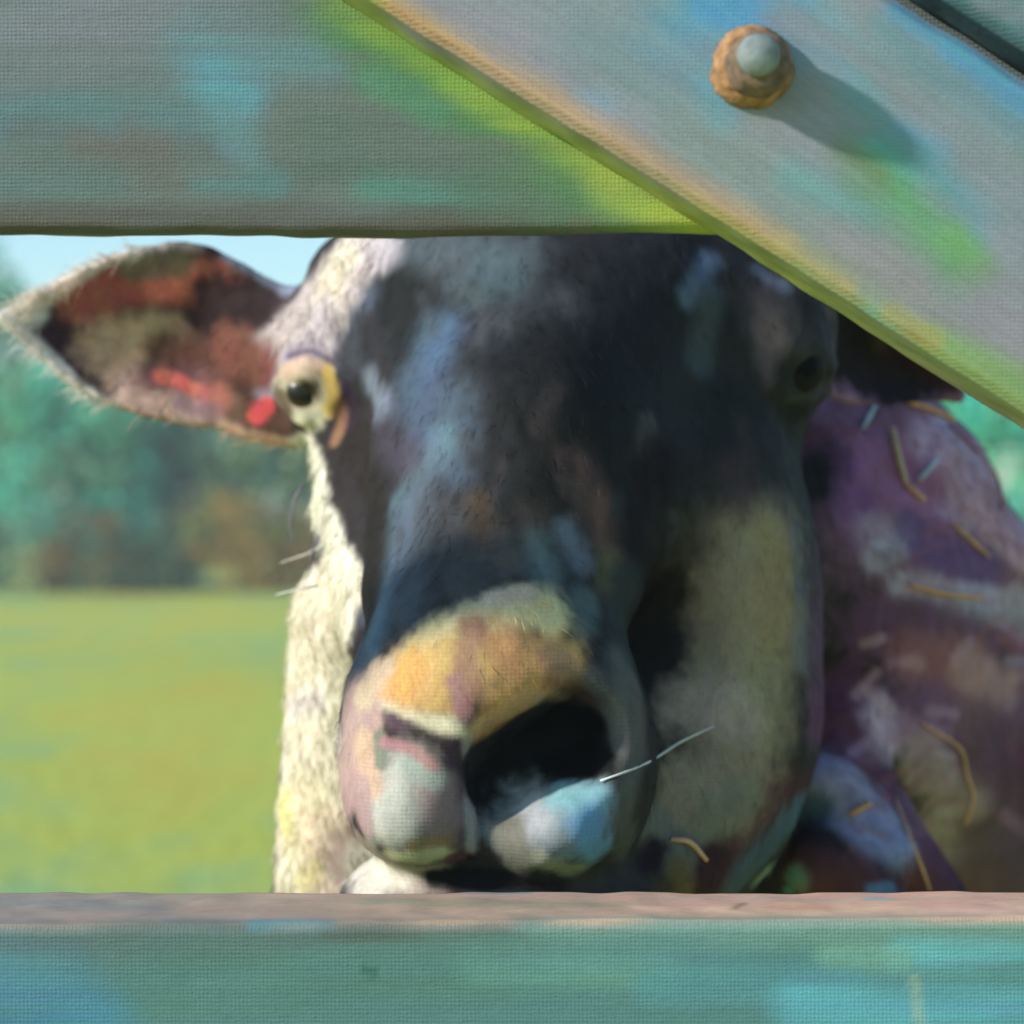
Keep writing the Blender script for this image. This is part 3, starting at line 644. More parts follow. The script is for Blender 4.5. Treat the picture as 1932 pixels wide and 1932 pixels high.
coat = [
 # --- shoulder and chest, purple brown
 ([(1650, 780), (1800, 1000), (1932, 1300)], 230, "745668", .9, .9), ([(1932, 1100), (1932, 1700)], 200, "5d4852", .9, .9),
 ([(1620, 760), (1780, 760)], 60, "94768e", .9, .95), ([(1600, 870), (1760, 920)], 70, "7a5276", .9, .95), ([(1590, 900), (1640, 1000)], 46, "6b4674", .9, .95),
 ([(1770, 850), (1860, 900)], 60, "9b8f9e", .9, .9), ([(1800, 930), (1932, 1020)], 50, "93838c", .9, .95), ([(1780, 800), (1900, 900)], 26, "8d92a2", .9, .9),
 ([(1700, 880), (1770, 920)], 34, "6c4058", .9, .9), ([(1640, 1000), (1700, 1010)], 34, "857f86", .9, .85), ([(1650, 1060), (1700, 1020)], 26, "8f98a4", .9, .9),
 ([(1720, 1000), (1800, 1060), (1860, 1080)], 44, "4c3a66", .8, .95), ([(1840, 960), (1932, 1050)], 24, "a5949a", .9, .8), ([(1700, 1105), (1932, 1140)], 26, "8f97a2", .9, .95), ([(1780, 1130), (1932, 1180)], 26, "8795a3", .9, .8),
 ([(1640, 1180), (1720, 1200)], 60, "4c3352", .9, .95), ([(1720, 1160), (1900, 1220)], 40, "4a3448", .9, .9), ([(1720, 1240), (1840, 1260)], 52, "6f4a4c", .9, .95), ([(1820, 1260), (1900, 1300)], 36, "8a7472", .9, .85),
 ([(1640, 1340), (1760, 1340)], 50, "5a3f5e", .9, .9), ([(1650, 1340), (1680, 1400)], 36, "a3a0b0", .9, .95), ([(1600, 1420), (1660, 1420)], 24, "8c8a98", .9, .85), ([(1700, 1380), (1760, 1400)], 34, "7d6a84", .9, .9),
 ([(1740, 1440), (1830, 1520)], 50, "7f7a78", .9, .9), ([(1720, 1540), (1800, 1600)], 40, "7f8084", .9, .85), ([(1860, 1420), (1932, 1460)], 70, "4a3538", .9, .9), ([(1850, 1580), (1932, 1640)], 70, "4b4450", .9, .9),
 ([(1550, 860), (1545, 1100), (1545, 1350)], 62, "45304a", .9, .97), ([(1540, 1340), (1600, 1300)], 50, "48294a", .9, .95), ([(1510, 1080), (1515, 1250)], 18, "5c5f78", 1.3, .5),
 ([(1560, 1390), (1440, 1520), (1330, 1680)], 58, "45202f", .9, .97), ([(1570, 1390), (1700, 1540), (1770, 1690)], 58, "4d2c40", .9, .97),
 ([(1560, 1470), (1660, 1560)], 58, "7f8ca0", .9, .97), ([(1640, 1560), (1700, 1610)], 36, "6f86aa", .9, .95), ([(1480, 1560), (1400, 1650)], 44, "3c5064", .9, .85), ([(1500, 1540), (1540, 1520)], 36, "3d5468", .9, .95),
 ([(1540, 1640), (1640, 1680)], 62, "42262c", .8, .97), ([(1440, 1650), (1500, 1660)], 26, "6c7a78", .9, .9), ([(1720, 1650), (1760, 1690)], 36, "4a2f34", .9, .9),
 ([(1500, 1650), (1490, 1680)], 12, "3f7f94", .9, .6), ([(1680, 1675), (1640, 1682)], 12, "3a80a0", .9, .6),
 # --- face, dark slate
 ([(1000, 560), (1100, 800), (1000, 1050)], 330, "33353b", .7, .98), ([(1380, 700), (1400, 1000)], 200, "2e3034", .8, .98),
 ([(1200, 500), (1350, 560)], 90, "35373f", .9, .9), ([(1600, 640), (1700, 700)], 100, "2a2426", .7, .97), ([(1680, 650), (1790, 720)], 26, "4a2420", .9, .9), ([(1560, 580), (1660, 650)], 14, "5f4a38", .9, .8),
 ([(780, 470), (980, 480)], 52, "55646e", .9, .9), ([(860, 540), (900, 560)], 30, "4f6068", .9, .85), ([(930, 500), (960, 540)], 34, "506a74", .9, .8),
 ([(740, 560), (780, 620)], 62, "262a2d", .8, .97), ([(700, 660), (690, 700)], 52, "353944", .9, .9), ([(640, 610), (650, 680)], 40, "434655", .9, .95), ([(660, 580), (690, 560)], 34, "4f5d78", .9, .85),
 ([(930, 620), (1020, 590), (1080, 590)], 46, "525960", .9, .9), ([(1000, 700), (980, 660)], 40, "444a50", .9, .85),
 ([(1060, 700), (1080, 900)], 130, "2a2c30", .9, .95), ([(1180, 560), (1200, 640)], 70, "313340", .9, .9),
 ([(1340, 490), (1300, 560)], 20, "6f8cb0", .9, .9), ([(1340, 560), (1320, 680)], 26, "5a6a74", .9, .9), ([(1430, 510), (1480, 540)], 14, "5a6d88", .9, .8),
 ([(1480, 620), (1520, 640)], 36, "554f4f", .9, .9), ([(1390, 780), (1400, 900)], 60, "282a2c", .9, .9), ([(1500, 800), (1530, 900)], 60, "26282a", .9, .95),
 ([(1545, 715), (1552, 735)], 8, "6f6c60", 1.1, .38), ([(1490, 752), (1530, 748)], 9, "55523f", 1.1, .38),
 # blue streaks along the left of the nose
 ([(820, 640), (790, 720), (800, 800)], 52, "48617c", .9, .95), ([(850, 620), (810, 690)], 28, "466a94", 1.3, .55), ([(860, 760), (850, 880)], 44, "4a5e74", .9, .9), ([(830, 830), (790, 900), (765, 950)], 30, "5f8096", .9, .97), ([(760, 960), (740, 1080), (700, 1220)], 28, "5d7a94", .9, .97), ([(790, 900), (780, 1080), (760, 1160)], 40, "4f5a68", .9, .9),
 ([(700, 720), (720, 770)], 26, "7d8ba0", .9, .95), ([(700, 800), (760, 860)], 40, "4a4254", .9, .95), ([(650, 740), (660, 800)], 20, "3d2a44", .9, .95),
 ([(680, 830), (700, 950), (690, 1080)], 52, "2d2822", .9, .98), ([(690, 1000), (690, 1180)], 34, "2a2626", .9, .98), ([(670, 1150), (680, 1260)], 26, "4d5668", .9, .9),
 ([(870, 1000), (880, 1100)], 60, "4d4d52", .9, .9), ([(920, 1000), (1010, 990)], 40, "5a4f4c", .9, .85), ([(900, 950), (920, 1010)], 24, "5a4432", .9, .8), ([(1010, 1030), (1030, 1080)], 30, "6f8890", .9, .9), ([(960, 1020), (960, 1060)], 36, "66605e", .9, .85),
 ([(1090, 880), (1130, 980)], 36, "6f555a", .9, .95), ([(1130, 960), (1150, 1040)], 28, "7a5a58", .9, .95), ([(1070, 1000), (1100, 1060)], 24, "7a88a0", .9, .9), ([(1150, 1060), (1150, 1100)], 26, "73704e", .9, .9),
 ([(1225, 800), (1210, 860)], 22, "66645e", .7, .95), ([(1240, 880), (1220, 1000), (1230, 1160)], 60, "2c1f28", .9, .97), ([(1260, 1000), (1260, 1240)], 60, "292425", .9, .97), ([(1180, 1100), (1180, 1240)], 40, "3d454a", .9, .9), ([(1100, 1140), (1090, 1180)], 36, "5a6e72", .9, .9),
 ([(1678, 1252), (1729, 1240)], 10, "8a6a86", 1.1, .38), ([(1899, 1246), (1933, 1249)], 10, "8a94a6", 1.1, .38), ([(1781, 1128), (1809, 1149)], 12, "6a3a5a", 1.1, .38), ([(1772, 1420), (1799, 1428)], 8, "9a8a9e", 1.1, .38),
 ([(1610, 1525), (1667, 1522)], 11, "7a4a4c", 1.1, .38), ([(1903, 1193), (1942, 1216)], 13, "6a3a5a", 1.1, .38), ([(1632, 905), (1691, 872)], 12, "7a4a4c", 1.1, .38), ([(1882, 1201), (1924, 1229)], 10, "7a4a4c", 1.1, .38),
 ([(1898, 1403), (1943, 1447)], 11, "6a3a5a", 1.1, .38), ([(1707, 1250), (1737, 1254)], 11, "a08a88", 1.1, .38), ([(1926, 1113), (1962, 1084)], 6, "8a94a6", 1.1, .38), ([(1864, 1183), (1895, 1161)], 12, "7a4a4c", 1.1, .38),
 ([(1614, 1312), (1653, 1270)], 10, "b09aa4", 1.1, .38), ([(1904, 1107), (1927, 1095)], 6, "9a8a9e", 1.1, .38), ([(1797, 832), (1835, 809)], 7, "5a2f4a", 1.1, .38), ([(1614, 1527), (1678, 1505)], 9, "7a4a4c", 1.1, .38),
 ([(1887, 1177), (1931, 1211)], 10, "8a6a86", 1.1, .38), ([(1910, 1278), (1967, 1271)], 13, "a08a88", 1.1, .38), ([(1744, 1009), (1782, 995)], 13, "7a4a4c", 1.1, .38), ([(1703, 1110), (1734, 1114)], 9, "b09aa4", 1.1, .38),
 ([(1824, 1115), (1878, 1136)], 10, "9a8a9e", 1.1, .38), ([(1915, 927), (1966, 914)], 10, "5a2f4a", 1.1, .38), ([(1705, 1099), (1744, 1085)], 8, "5a2f4a", 1.1, .38), ([(1724, 1446), (1757, 1408)], 8, "6a3a5a", 1.1, .38),
 ([(1673, 1473), (1703, 1458)], 11, "7a4a4c", 1.1, .38), ([(1632, 1300), (1670, 1340)], 9, "a08a88", 1.1, .38), ([(1882, 1010), (1934, 994)], 8, "8a94a6", 1.1, .38), ([(1859, 888), (1886, 916)], 12, "6a3a5a", 1.1, .38),
 ([(1712, 1493), (1751, 1457)], 9, "6a3a5a", 1.1, .38), ([(1771, 1512), (1824, 1509)], 9, "5a2f4a", 1.1, .38), ([(1735, 1572), (1755, 1557)], 10, "7a4a4c", 1.1, .38), ([(1925, 1436), (1955, 1402)], 10, "5a2f4a", 1.1, .38),
 ([(1893, 1536), (1948, 1577)], 12, "8a6a86", 1.1, .38), ([(1614, 1558), (1677, 1580)], 10, "7a4a4c", 1.1, .38), ([(1604, 1423), (1636, 1402)], 10, "9a8a9e", 1.1, .38), ([(1736, 1588), (1776, 1596)], 13, "5a2f4a", 1.1, .38),
 ([(1778, 1479), (1803, 1455)], 10, "8a6a86", 1.1, .38), ([(1869, 1002), (1927, 1035)], 12, "6a3a5a", 1.1, .38), ([(1602, 1324), (1624, 1340)], 7, "5a2f4a", 1.1, .38), ([(1803, 1242), (1831, 1213)], 12, "9a8a9e", 1.1, .38),
 ([(1855, 894), (1888, 860)], 12, "9a8a9e", 1.1, .38), ([(1628, 1216), (1665, 1204)], 9, "b09aa4", 1.1, .38), ([(1728, 1048), (1791, 1019)], 6, "7a4a4c", 1.1, .38), ([(1783, 1399), (1811, 1393)], 6, "6a3a5a", 1.1, .38),
 ([(1752, 1342), (1805, 1346)], 10, "9a8a9e", 1.1, .38), ([(1742, 1106), (1799, 1106)], 13, "7a4a4c", 1.1, .38), ([(1046, 509), (1057, 551)], 8, "43505e", 1.0, .5), ([(1051, 734), (1014, 808)], 17, "554c50", 1.0, .5), ([(1156, 978), (1149, 1015)], 14, "3d3634", 1.0, .5), ([(1412, 935), (1395, 1003)], 13, "43505e", 1.0, .5),
 ([(1353, 894), (1370, 949)], 8, "2a2a30", 1.0, .5), ([(791, 554), (821, 631)], 11, "4a5058", 1.0, .5), ([(1384, 514), (1386, 550)], 17, "3d3634", 1.0, .5), ([(1171, 939), (1162, 970)], 13, "43505e", 1.0, .5),
 ([(905, 804), (904, 840)], 11, "43505e", 1.0, .5), ([(1159, 955), (1176, 996)], 12, "3a4048", 1.0, .5), ([(1266, 1018), (1262, 1063)], 13, "554c50", 1.0, .5), ([(1473, 706), (1454, 746)], 17, "3d3634", 1.0, .5),
 ([(1043, 812), (1015, 871)], 12, "3d3634", 1.0, .5), ([(1221, 993), (1238, 1028)], 12, "3d3634", 1.0, .5), ([(1264, 1022), (1241, 1083)], 10, "3a4048", 1.0, .5), ([(875, 822), (890, 868)], 13, "3d3634", 1.0, .5),
 ([(1328, 869), (1321, 950)], 13, "43505e", 1.0, .5), ([(928, 619), (929, 651)], 10, "2a2a30", 1.0, .5), ([(1164, 631), (1142, 686)], 17, "2a2a30", 1.0, .5), ([(1094, 829), (1074, 884)], 13, "3d3634", 1.0, .5),
 ([(1095, 896), (1106, 977)], 16, "3d3634", 1.0, .5), ([(755, 1000), (743, 1083)], 8, "3d3634", 1.0, .5), ([(889, 639), (866, 719)], 9, "3a4048", 1.0, .5), ([(1269, 972), (1293, 1052)], 11, "4a5058", 1.0, .5),
 ([(1050, 900), (1066, 932)], 8, "554c50", 1.0, .5), ([(1072, 903), (1098, 946)], 12, "554c50", 1.0, .5), ([(1099, 615), (1068, 673)], 9, "2a2a30", 1.0, .5), ([(968, 985), (971, 1020)], 16, "2a2a30", 1.0, .5),
 ([(1428, 553), (1442, 638)], 15, "554c50", 1.0, .5), ([(950, 871), (929, 937)], 9, "554c50", 1.0, .5),
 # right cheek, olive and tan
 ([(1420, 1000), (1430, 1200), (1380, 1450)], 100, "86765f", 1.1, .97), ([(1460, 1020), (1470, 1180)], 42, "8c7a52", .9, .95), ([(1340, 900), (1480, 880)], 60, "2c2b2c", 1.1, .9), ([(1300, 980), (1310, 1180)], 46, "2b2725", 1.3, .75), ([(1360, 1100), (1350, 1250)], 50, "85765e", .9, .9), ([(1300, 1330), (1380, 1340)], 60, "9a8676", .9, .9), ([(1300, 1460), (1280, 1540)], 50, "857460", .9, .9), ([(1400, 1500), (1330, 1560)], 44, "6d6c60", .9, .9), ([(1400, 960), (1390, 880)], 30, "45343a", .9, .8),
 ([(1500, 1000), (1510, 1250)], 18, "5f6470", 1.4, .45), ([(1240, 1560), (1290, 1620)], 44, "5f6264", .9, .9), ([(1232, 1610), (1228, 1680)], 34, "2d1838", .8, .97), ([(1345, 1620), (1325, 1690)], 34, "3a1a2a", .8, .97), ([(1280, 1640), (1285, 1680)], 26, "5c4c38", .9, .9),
 # --- white left side: tuft, cheek, throat
 ([(690, 470), (640, 540), (570, 600), (520, 650)], 58, "d6c8c8", .8, .98), ([(650, 480), (620, 540), (610, 590)], 34, "eee0cc", .9, .97), ([(610, 600), (600, 650)], 38, "cfc2cc", .9, .97), ([(720, 470), (730, 480)], 30, "c9bfcb", .9, .9), ([(510, 680), (500, 740)], 22, "8c90a8", .9, .95), ([(540, 670), (600, 660)], 16, "a89ab0", .9, .9),
 ([(568, 845), (572, 880), (600, 960), (640, 1060), (650, 1100)], 36, "f0ecd8", .6, .99), ([(556, 870), (560, 900)], 10, "8a94a4", .8, .7), ([(600, 1160), (590, 1350), (580, 1660)], 92, "f6ead2", .5, .99), ([(660, 1100), (645, 1180)], 36, "efe6cf", .6, .98), ([(580, 1500), (570, 1600)], 40, "f6e6c2", .9, .8), ([(620, 1560), (620, 1650)], 44, "f2d6c0", .9, .85), ([(535, 1500), (540, 1560)], 18, "f8ee9a", .9, .7), ([(600, 1640), (570, 1660)], 18, "f4e898", .9, .6), ([(640, 1400), (645, 1640)], 30, "efe6dc", .9, .9), ([(590, 1320), (560, 1330)], 26, "e6d8e0", .9, .6), ([(760, 1650), (720, 1660)], 40, "c9c0b4", .9, .85),
 # --- muzzle
 ([(700, 1330), (880, 1180), (1020, 1150)], 46, "e2d2a6", .9, .97), ([(760, 1300), (900, 1230), (1040, 1230)], 70, "cf9f52", .9, .95), ([(780, 1250), (760, 1290)], 30, "d69a3c", .9, .9), ([(990, 1150), (1040, 1170)], 36, "f0dc9a", .9, .95), ([(1000, 1290), (920, 1370)], 40, "d09a4a", .9, .9), ([(1050, 1240), (1080, 1280)], 34, "9a7a5a", .9, .9), ([(890, 1180), (880, 1300)], 30, "9a6f5a", .9, .9), ([(860, 1290), (880, 1350)], 18, "9a6a6c", .9, .9), ([(920, 1130), (1000, 1120)], 16, "d9bda8", .9, .9), ([(710, 1340), (860, 1380)], 22, "dcd2b0", .9, .97), ([(900, 1380), (1000, 1320), (1060, 1310)], 20, "c4ac80", 1.3, .6), ([(1080, 1300), (1120, 1320)], 30, "5c4a3c", .9, .9),
 ([(1130, 1280), (1160, 1330)], 34, "4d5254", .9, .95), ([(1170, 1250), (1180, 1400), (1180, 1520)], 30, "6a6c68", 1.3, .8), ([(1200, 1300), (1210, 1420)], 26, "6f6a66", 1.3, .7), ([(1150, 1520), (1180, 1600)], 34, "5a5854", .9, .95),
 # nostril skin is black, lips pinkish grey and slate
 ([(920, 1500), (960, 1430), (1020, 1395), (1100, 1380)], 52, "15161a", .5, .99), ([(1000, 1440), (1120, 1450)], 46, "18191d", .6, .99), ([(920, 1500), (910, 1560)], 26, "1d1d24", .7, .99),
 ([(740, 1370), (850, 1415)], 26, "3f3638", .7, .98), ([(725, 1350), (760, 1370)], 14, "5a4450", .9, .9), ([(860, 1420), (868, 1560)], 22, "4f3a50", .8, .9),
 ([(668, 1350), (660, 1450), (665, 1620)], 64, "b5928e", .7, .98), ([(690, 1600), (740, 1640), (810, 1650)], 40, "a8968a", .8, .95), ([(690, 1310), (720, 1260)], 26, "c8b090", .8, .9), ([(700, 1640), (760, 1650)], 26, "d8ccbc", .8, .9),
 ([(760, 1470), (740, 1560)], 60, "bfbdb2", .9, .97), ([(830, 1500), (840, 1580)], 44, "927a78", .9, .95), ([(770, 1440), (820, 1470)], 22, "a6b0a4", .9, .9), ([(690, 1400), (700, 1480)], 26, "c9a486", .9, .95), ([(680, 1480), (690, 1560)], 20, "b28f90", .9, .9), ([(715, 1390), (720, 1440)], 14, "76806f", .8, .9), ([(725, 1400), (780, 1415), (820, 1445)], 11, "b57878", 1.1, .75), ([(840, 1590), (780, 1600)], 20, "96724a", .9, .9), ([(740, 1615), (840, 1610)], 18, "d2c9a2", .9, .9), ([(850, 1620), (880, 1610)], 14, "6a3a4a", .8, .9),
 ([(690, 1625), (700, 1670)], 44, "d8cfc0", .9, .95),
 ([(884, 1400), (888, 1600)], 12, "a39e9a", .8, .9), ([(882, 1440), (888, 1620)], 5, "1a1718", .6, .97),
 ([(1000, 1540), (1080, 1560)], 76, "8a9498", .9, .97), ([(1000, 1510), (1010, 1550)], 30, "b0b4ba", 1.3, .85), ([(1060, 1500), (1120, 1510)], 34, "7fb8c4", .9, .97), ([(1110, 1560), (1120, 1600)], 40, "5f96c4", .9, .95), ([(960, 1570), (980, 1620)], 34, "7a766a", .9, .95), ([(1020, 1620), (1090, 1640)], 18, "a09c88", .9, .9),  # blue-white shine of the right lip lobe painted into the colour
 ([(820, 1655), (950, 1660), (1150, 1665)], 22, "1c191c", .7, .99), ([(1100, 1670), (1250, 1680)], 30, "4a4440", .9, .9),
 # --- left ear: cream rim, red and dark hair inside
 ([(110, 580), (100, 640), (150, 680)], 60, "452c38", .9, .97), ([(160, 560), (300, 540), (420, 540)], 48, "a84f3c", .9, .97), ([(300, 540), (370, 530)], 30, "e06a44", .9, .95), ([(200, 570), (170, 560)], 26, "a34a3c", .9, .9), ([(400, 560), (500, 560)], 46, "3a2a2e", .9, .97), ([(250, 610), (420, 610), (480, 600)], 30, "352428", .9, .97),
 ([(200, 660), (300, 640)], 50, "c8a27c", .9, .95), ([(250, 740), (400, 790)], 50, "c7a390", .9, .95), ([(320, 670), (460, 690)], 50, "5c352c", .9, .96), ([(430, 650), (500, 690)], 40, "6e3a2e", .9, .95), ([(280, 710), (380, 720)], 30, "6a4448", .9, .85), ([(300, 710), (340, 720), (370, 740)], 15, "c9583e", .8, .95), ([(390, 750), (410, 760)], 30, "a8524a", .9, .95), ([(340, 760), (400, 780)], 20, "8a6a72", .9, .85), ([(460, 790), (530, 800)], 34, "5e4438", .9, .95), ([(420, 815), (540, 840)], 18, "d4ab90", .9, .95), ([(5, 600), (60, 590)], 26, "e6dcd6", .8, .97),
 ([(250, 505), (340, 495)], 26, "77705c", .9, .85), ([(30, 600), (100, 540), (200, 478), (330, 452), (430, 470)], 20, "e2d2c4", .9, .97), ([(20, 605), (80, 665), (150, 735), (250, 790)], 14, "e6dad4", .9, .97), ([(250, 790), (400, 835), (540, 860)], 20, "e6d0bc", .9, .97), ([(440, 478), (500, 505), (545, 540)], 22, "8692a8", .9, .9),
 ([(485, 785), (505, 765)], 18, "d2381a", .5, .97),
 # --- lids of the left eye
 ([(575, 735), (590, 745)], 52, "d8ccae", .6, .95), ([(540, 700), (575, 684), (612, 694)], 18, "cfae98", .8, .95), ([(616, 700), (630, 745), (618, 780)], 13, "dcb04a", .7, .95), ([(640, 760), (645, 800), (632, 830)], 12, "b08050", 1.2, .6), ([(575, 800), (596, 790)], 22, "ece8ca", .7, .97), ([(528, 745), (540, 775)], 12, "5d4a3c", .8, .9), ([(545, 672), (590, 662), (636, 688)], 7, "5f506c", .8, .85), ([(577, 737), (590, 738)], 28, "2a1d16", .9, .95)]
GC = 0.88
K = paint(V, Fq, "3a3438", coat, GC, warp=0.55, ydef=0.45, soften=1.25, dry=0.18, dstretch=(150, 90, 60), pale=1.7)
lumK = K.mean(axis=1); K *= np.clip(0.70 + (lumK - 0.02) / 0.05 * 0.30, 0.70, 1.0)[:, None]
Fd_keep = (LO, HI, H, NX, NY, NZ)
LO = np.array([-0.45, 0.75, -0.03]); HI = np.array([0.75, 2.85, 1.42]); H = 0.014
NX, NY, NZ = [int(math.ceil(v)) for v in (HI - LO) / H]; Fd = np.full((NX, NY, NZ), 1.0, dtype=np.float32)
def wp(x, y, z): k_ = S * (D + y) / D; return (x / k_ + 966, 966 - (z - Z0) / k_, y)
def wcap(a, b, r0, r1, k=0.06): cap(wp(*a), wp(*b), r0 / sc(a[1]), r1 / sc(b[1]), k)
wcap((0.24, 1.10, 0.92), (0.10, 1.60, 0.94), 0.22, 0.25); wcap((0.10, 1.60, 0.94), (0.02, 2.30, 0.97), 0.25, 0.22)
wcap((0.30, 1.00, 0.78), (0.22, 1.30, 0.80), 0.17, 0.20)
for x, y, sgn in ((0.36, 1.15, 1), (0.10, 1.15, 1), (0.16, 2.32, -1), (-0.12, 2.32, -1)):
    wcap((x, y, 0.78), (x, y + 0.03 * -sgn, 0.40), 0.105, 0.055, 0.05); wcap((x, y - 0.03 * sgn, 0.40), (x, y + 0.02, 0.08), 0.050, 0.034, 0.03); wcap((x, y + 0.02, 0.07), (x, y - 0.03, 0.03), 0.045, 0.052, 0.02)
V2, Q2 = surface_nets(Fd); V2 = smooth(V2, Q2, 3); del Fd
K2_ = np.tile(C("5d4048", 0.9), (len(V2), 1)) * (1 + 0.35 * vnoise(V2, 9, 3)[:, None]); K2_[V2[:, 2] < 0.07] = C("2c2622")
nV = len(V); VB = np.concatenate([V, V2]); QB = np.concatenate([Fq, Q2 + nV]); KB = np.concatenate([K, K2_])
LO, HI, H, NX, NY, NZ = Fd_keep
cow = empty("cow", (0.0, 0.45, 0.0))
tag(cow, "dark faced cow with tan muzzle and white cheek looking out between the fence rails", "cow")
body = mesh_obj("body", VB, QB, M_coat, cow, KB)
NV = vnormals(V, Fq)

# eyes
def ball(c, r, n=24):
    Vv = [(c[0], c[1], c[2] + r)]; Ff = []
    for i in range(1, n):
        ph = math.pi * i / n
        for k in range(2 * n):
            th = math.pi * k / n; Vv.append((c[0] + r * math.sin(ph) * math.cos(th), c[1] + r * math.sin(ph) * math.sin(th), c[2] + r * math.cos(ph)))
    Vv.append((c[0], c[1], c[2] - r)); m = 2 * n; last = len(Vv) - 1
    for k in range(m): Ff.append((0, 1 + (k+1) % m, 1 + k)[::-1]); Ff.append((last, last - m + k, last - m + (k+1) % m)[::-1])
    for i in range(n - 2):
        for k in range(m):
            a = 1 + i*m; Ff.append((a + k, a + m + k, a + m + (k+1) % m, a + (k+1) % m))
    return np.array(Vv), Ff
M_eye = bpy.data.materials.new("wet_eye"); nt, b = nodes_of(M_eye)
at = nt.nodes.new("ShaderNodeAttribute"); at.attribute_name = "paint"; nt.links.new(at.outputs[0], b.inputs["Base Color"])
b.inputs["Roughness"].default_value = 0.3; b.inputs["Coat Weight"].default_value = 0.15
for (px, py, y, r, iris) in EYES:
    c = P(px, py, y + r * sc(y) * (0.36 if px < 900 else 0.78)); rr = r * sc(y); Vv, Ff = ball(c, rr)
    lk = np.array([(-0.15 if px < 900 else 0.2), -1, 0.02]); lk /= np.linalg.norm(lk); dt = (Vv - c) @ lk / rr
    K2 = np.tile(C(iris, 0.8), (len(Vv), 1)); K2[dt < 0.35] = C("6a543c" if px < 900 else "3a3634", 0.8); K2[dt > (0.78 if px < 900 else 0.9)] = C("0c0b0e")
    mesh_obj("eye", Vv, Ff, M_eye if px < 900 else M_coat, cow, K2)

# hair: short tapered strands over the coat, longer along the white cheek and the ear rim
def strands(n):
    d0 = np.array([0, -D, Z0]); front = NV[:, 1] < 0.45
    kx = V[:, 0] / (S * (D + V[:, 1]) / D) + 966; ky = 966 - (V[:, 2] - Z0) / (S * (D + V[:, 1]) / D)
    wgt = front.astype(float) * 0.22
    lum = K.mean(axis=1)
    wgt *= np.where(lum > 0.45, 4.0, 1.0)
    wgt[(ky > 1090) & (kx > 660) & (kx < 1200) & (V[:, 1] < 0.32)] *= 0.12
    muz = (kx > 660) & (kx < 1200) & (ky > 1325) & (V[:, 1] < 0.3); wgt[muz] = 0
    wgt[(ky > 1700) | (ky < 430)] = 0
    eyes = ((kx - 578)**2 + (ky - 740)**2 < 75**2) & (V[:, 1] < 0.52); wgt[eyes] = 0
    eyes = ((kx - 1506)**2 + (ky - 702)**2 < 65**2); wgt[eyes] = 0
    ids = rng.choice(len(V), n, p=wgt / wgt.sum())
    p = V[ids] + rng.normal(size=(n, 3)) * 0.0008; nn = NV[ids]
    flow = np.tile(np.array([0.0, 0.25, -1.0]), (n, 1)) + rng.normal(size=(n, 3)) * 0.35
    earm = (kx[ids] < 560) & (ky[ids] < 880); flow[earm] = np.array([-0.9, -0.1, -0.1]) + rng.normal(size=(earm.sum(), 3)) * 0.4
    flow -= nn * np.sum(flow * nn, 1)[:, None]; flow /= np.linalg.norm(flow, axis=1)[:, None] + 1e-9
    white = lum[ids] > 0.4
    Ln = np.where(white, rng.uniform(0.006, 0.014, n), rng.uniform(0.006, 0.012, n)); lift = np.where(white, rng.uniform(0.06, 0.38, n), rng.uniform(0.02, 0.14, n))
    Ln[earm] *= 1.6
    dirn = flow + nn * lift[:, None]; dirn /= np.linalg.norm(dirn, axis=1)[:, None]
    side = np.cross(dirn, nn); side /= np.linalg.norm(side, axis=1)[:, None] + 1e-9
    wd = np.where(white, rng.uniform(0.00018, 0.00042, n), rng.uniform(0.0001, 0.00022, n))[:, None]
    mid = p + dirn * (Ln * 0.55)[:, None]; tip = p + dirn * Ln[:, None] + np.array([0, 0, -1]) * (Ln * 0.18)[:, None]
    p = p - nn * 0.0008
    P5 = np.stack([p - side*wd, p + side*wd, p + nn*wd*1.2, mid - side*wd*.8, mid + side*wd*.8, mid + nn*wd, tip], 1).reshape(-1, 3)
    b0 = (np.arange(n) * 7)[:, None]
    Ff = []
    quads = np.concatenate([b0 + np.array([[0, 1, 4, 3]]), b0 + np.array([[1, 2, 5, 4]]), b0 + np.array([[2, 0, 3, 5]])])
    tris = np.concatenate([b0 + np.array([[3, 4, 6]]), b0 + np.array([[4, 5, 6]]), b0 + np.array([[5, 3, 6]])])
    Kc = K[ids] * np.where(white, rng.uniform(0.92, 1.2, n), rng.uniform(0.8, 1.2, n))[:, None]; Kc = np.clip(Kc, 0, 0.9)
    mesh_obj("hair", P5, quads.tolist() + tris.tolist(), M_hair, cow, np.repeat(Kc, 7, axis=0))
strands(26000)
# loose long hairs hanging from the cheek
M_wh = plain("loose_hair", "8a8494", 0.6, 0.8, nscale=200, var=0.3); M_ww = plain("white_whisker", "f4f0ea", 0.6, 0.9, nscale=200, var=0.1)
def wh(pts, y, r, m):
    vf = tube([P(a, c, y) for a, c in pts], [r * (1 - 0.75 * i / (len(pts) - 1)) for i in range(len(pts))], 6); mesh_obj("whisker", vf[0], vf[1], m, cow)
wh([(572, 915), (556, 940), (546, 985), (552, 1020), (570, 1045)], 0.41, 0.0011, M_wh); wh([(600, 1010), (588, 1045), (584, 1075)], 0.41, 0.0010, M_wh)
wh([(620, 1020), (580, 1045), (528, 1062)], 0.41, 0.0008, M_ww); wh([(600, 1105), (560, 1112), (520, 1122)], 0.37, 0.0010, M_ww)

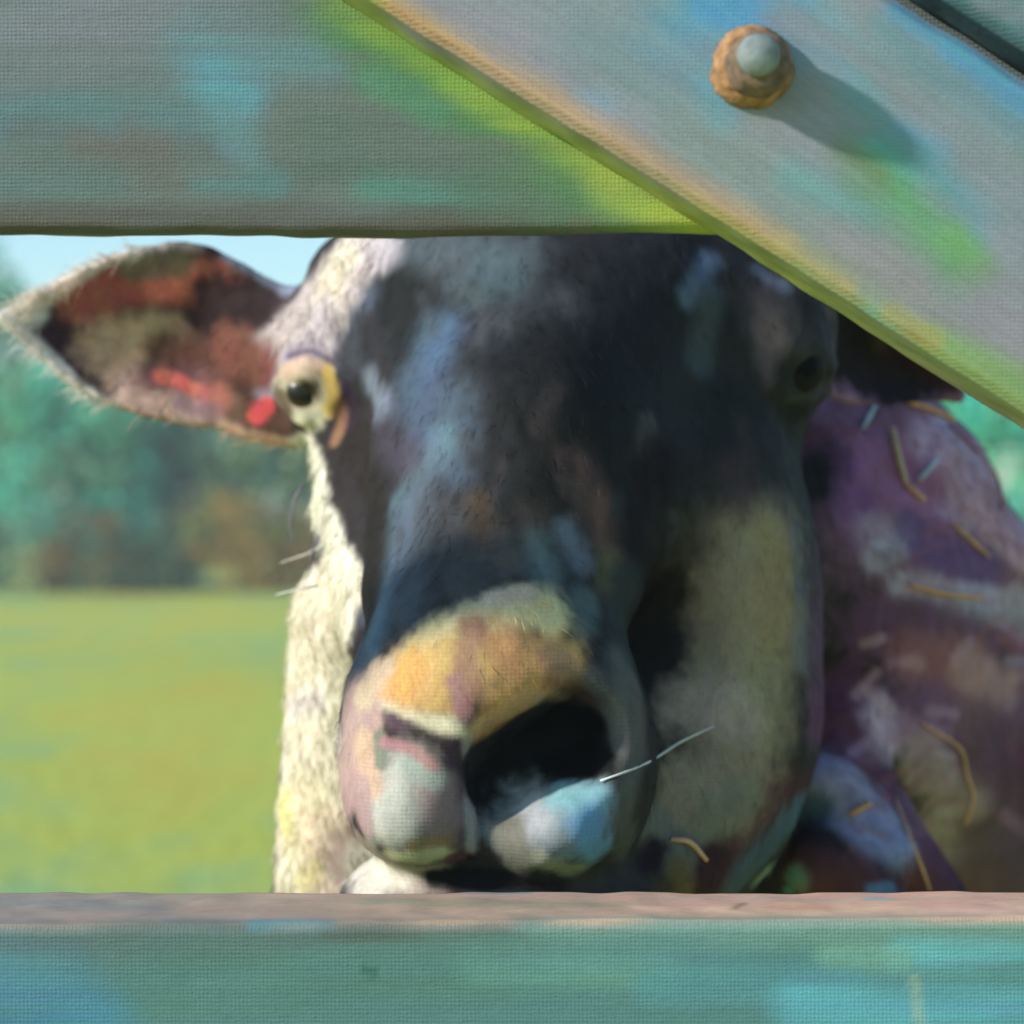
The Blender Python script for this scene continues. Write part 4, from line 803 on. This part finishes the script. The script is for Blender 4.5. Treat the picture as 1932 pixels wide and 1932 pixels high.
# ------------------------------------------------------------------ loose straw on the cow
bvh_cow = BVHTree.FromPolygons([Vector(v) for v in V.tolist()], Fq.tolist())
def on_cow(px, py, lift):
    co = Vector((0, -D, Z0)); d = (Vector(P(px, py, 0)) - co).normalized(); h = bvh_cow.ray_cast(co, d, 6)
    return (np.array(h[0]) + np.array(h[1]) * lift) if h[0] is not None else P(px, py, 0.70)
M_straw = {k: plain("straw_" + k, h, 0.6, 1.25, nscale=120, var=0.25) for k, h in
    {"orange": "e29a5e", "tan": "ccae84", "grey": "b4c4ca", "white": "f6efe6", "peach": "d8a080", "dark": "45302a", "red": "8a2430"}.items()}
def straw(pts, w, m, label):
    q = []
    for (a, b2), (c2, d2) in zip(pts[:-1], pts[1:]):
        for t in np.linspace(0, 1, 5)[:-1]: q.append(on_cow(a + (c2 - a) * t, b2 + (d2 - b2) * t, 0.0022))
    q.append(on_cow(*pts[-1], 0.0022)); q = np.array(q)
    for _ in range(2): q[1:-1] = (q[:-2] + 2 * q[1:-1] + q[2:]) / 4
    n = len(q); vf = tube(q, [1.3 * w * (0.75 + 0.25 * math.sin(math.pi * i / (n - 1))) for i in range(n)], 7)
    o = mesh_obj("straw", vf[0], vf[1], M_straw[m]); tag(o, label, "straw", "loose straw stuck to the cow")
straw([(1704, 760), (1755, 775), (1797, 796)], 0.0017, "orange", "bright orange straw lying at the top of the purple shoulder")
straw([(1682, 812), (1690, 860), (1706, 915)], 0.0021, "tan", "broad upright tan straw stem below the bright orange one")
straw([(1652, 765), (1625, 812)], 0.0014, "grey", "short blue grey straw leaning beside the cow's right eye")
straw([(1766, 868), (1730, 908)], 0.0014, "grey", "short pale grey straw right of the upright tan stem")
straw([(1706, 915), (1740, 945)], 0.0017, "peach", "peach straw below the foot of the upright tan stem")
straw([(1790, 985), (1862, 1050)], 0.0011, "peach", "thin peach straw across the violet patch of the shoulder")
straw([(1712, 1102), (1770, 1120), (1850, 1128)], 0.0013, "orange", "long flat ochre straw under the violet patch")
straw([(1600, 1540), (1640, 1517)], 0.0015, "orange", "short orange straw on the blue grey fold near the lower rail")
straw([(1686, 1510), (1715, 1590), (1755, 1680)], 0.0010, "peach", "long thin straw hanging down to the lower rail at right")
straw([(1735, 1362), (1812, 1408), (1820, 1460), (1838, 1500), (1820, 1550)], 0.0010, "peach", "hooked thin straw bending round the grey flank")
straw([(1135, 1478), (1215, 1440), (1275, 1405), (1345, 1372)], 0.0006, "white", "white straw across the cheek beside the large nostril")
straw([(1262, 1582), (1300, 1585), (1330, 1622)], 0.0013, "peach", "bent peach straw above the lower rail under the cheek")
straw([(1785, 805), (1840, 850), (1886, 900), (1884, 962)], 0.0010, "red", "dark red bent strand along the outline of the shoulder")
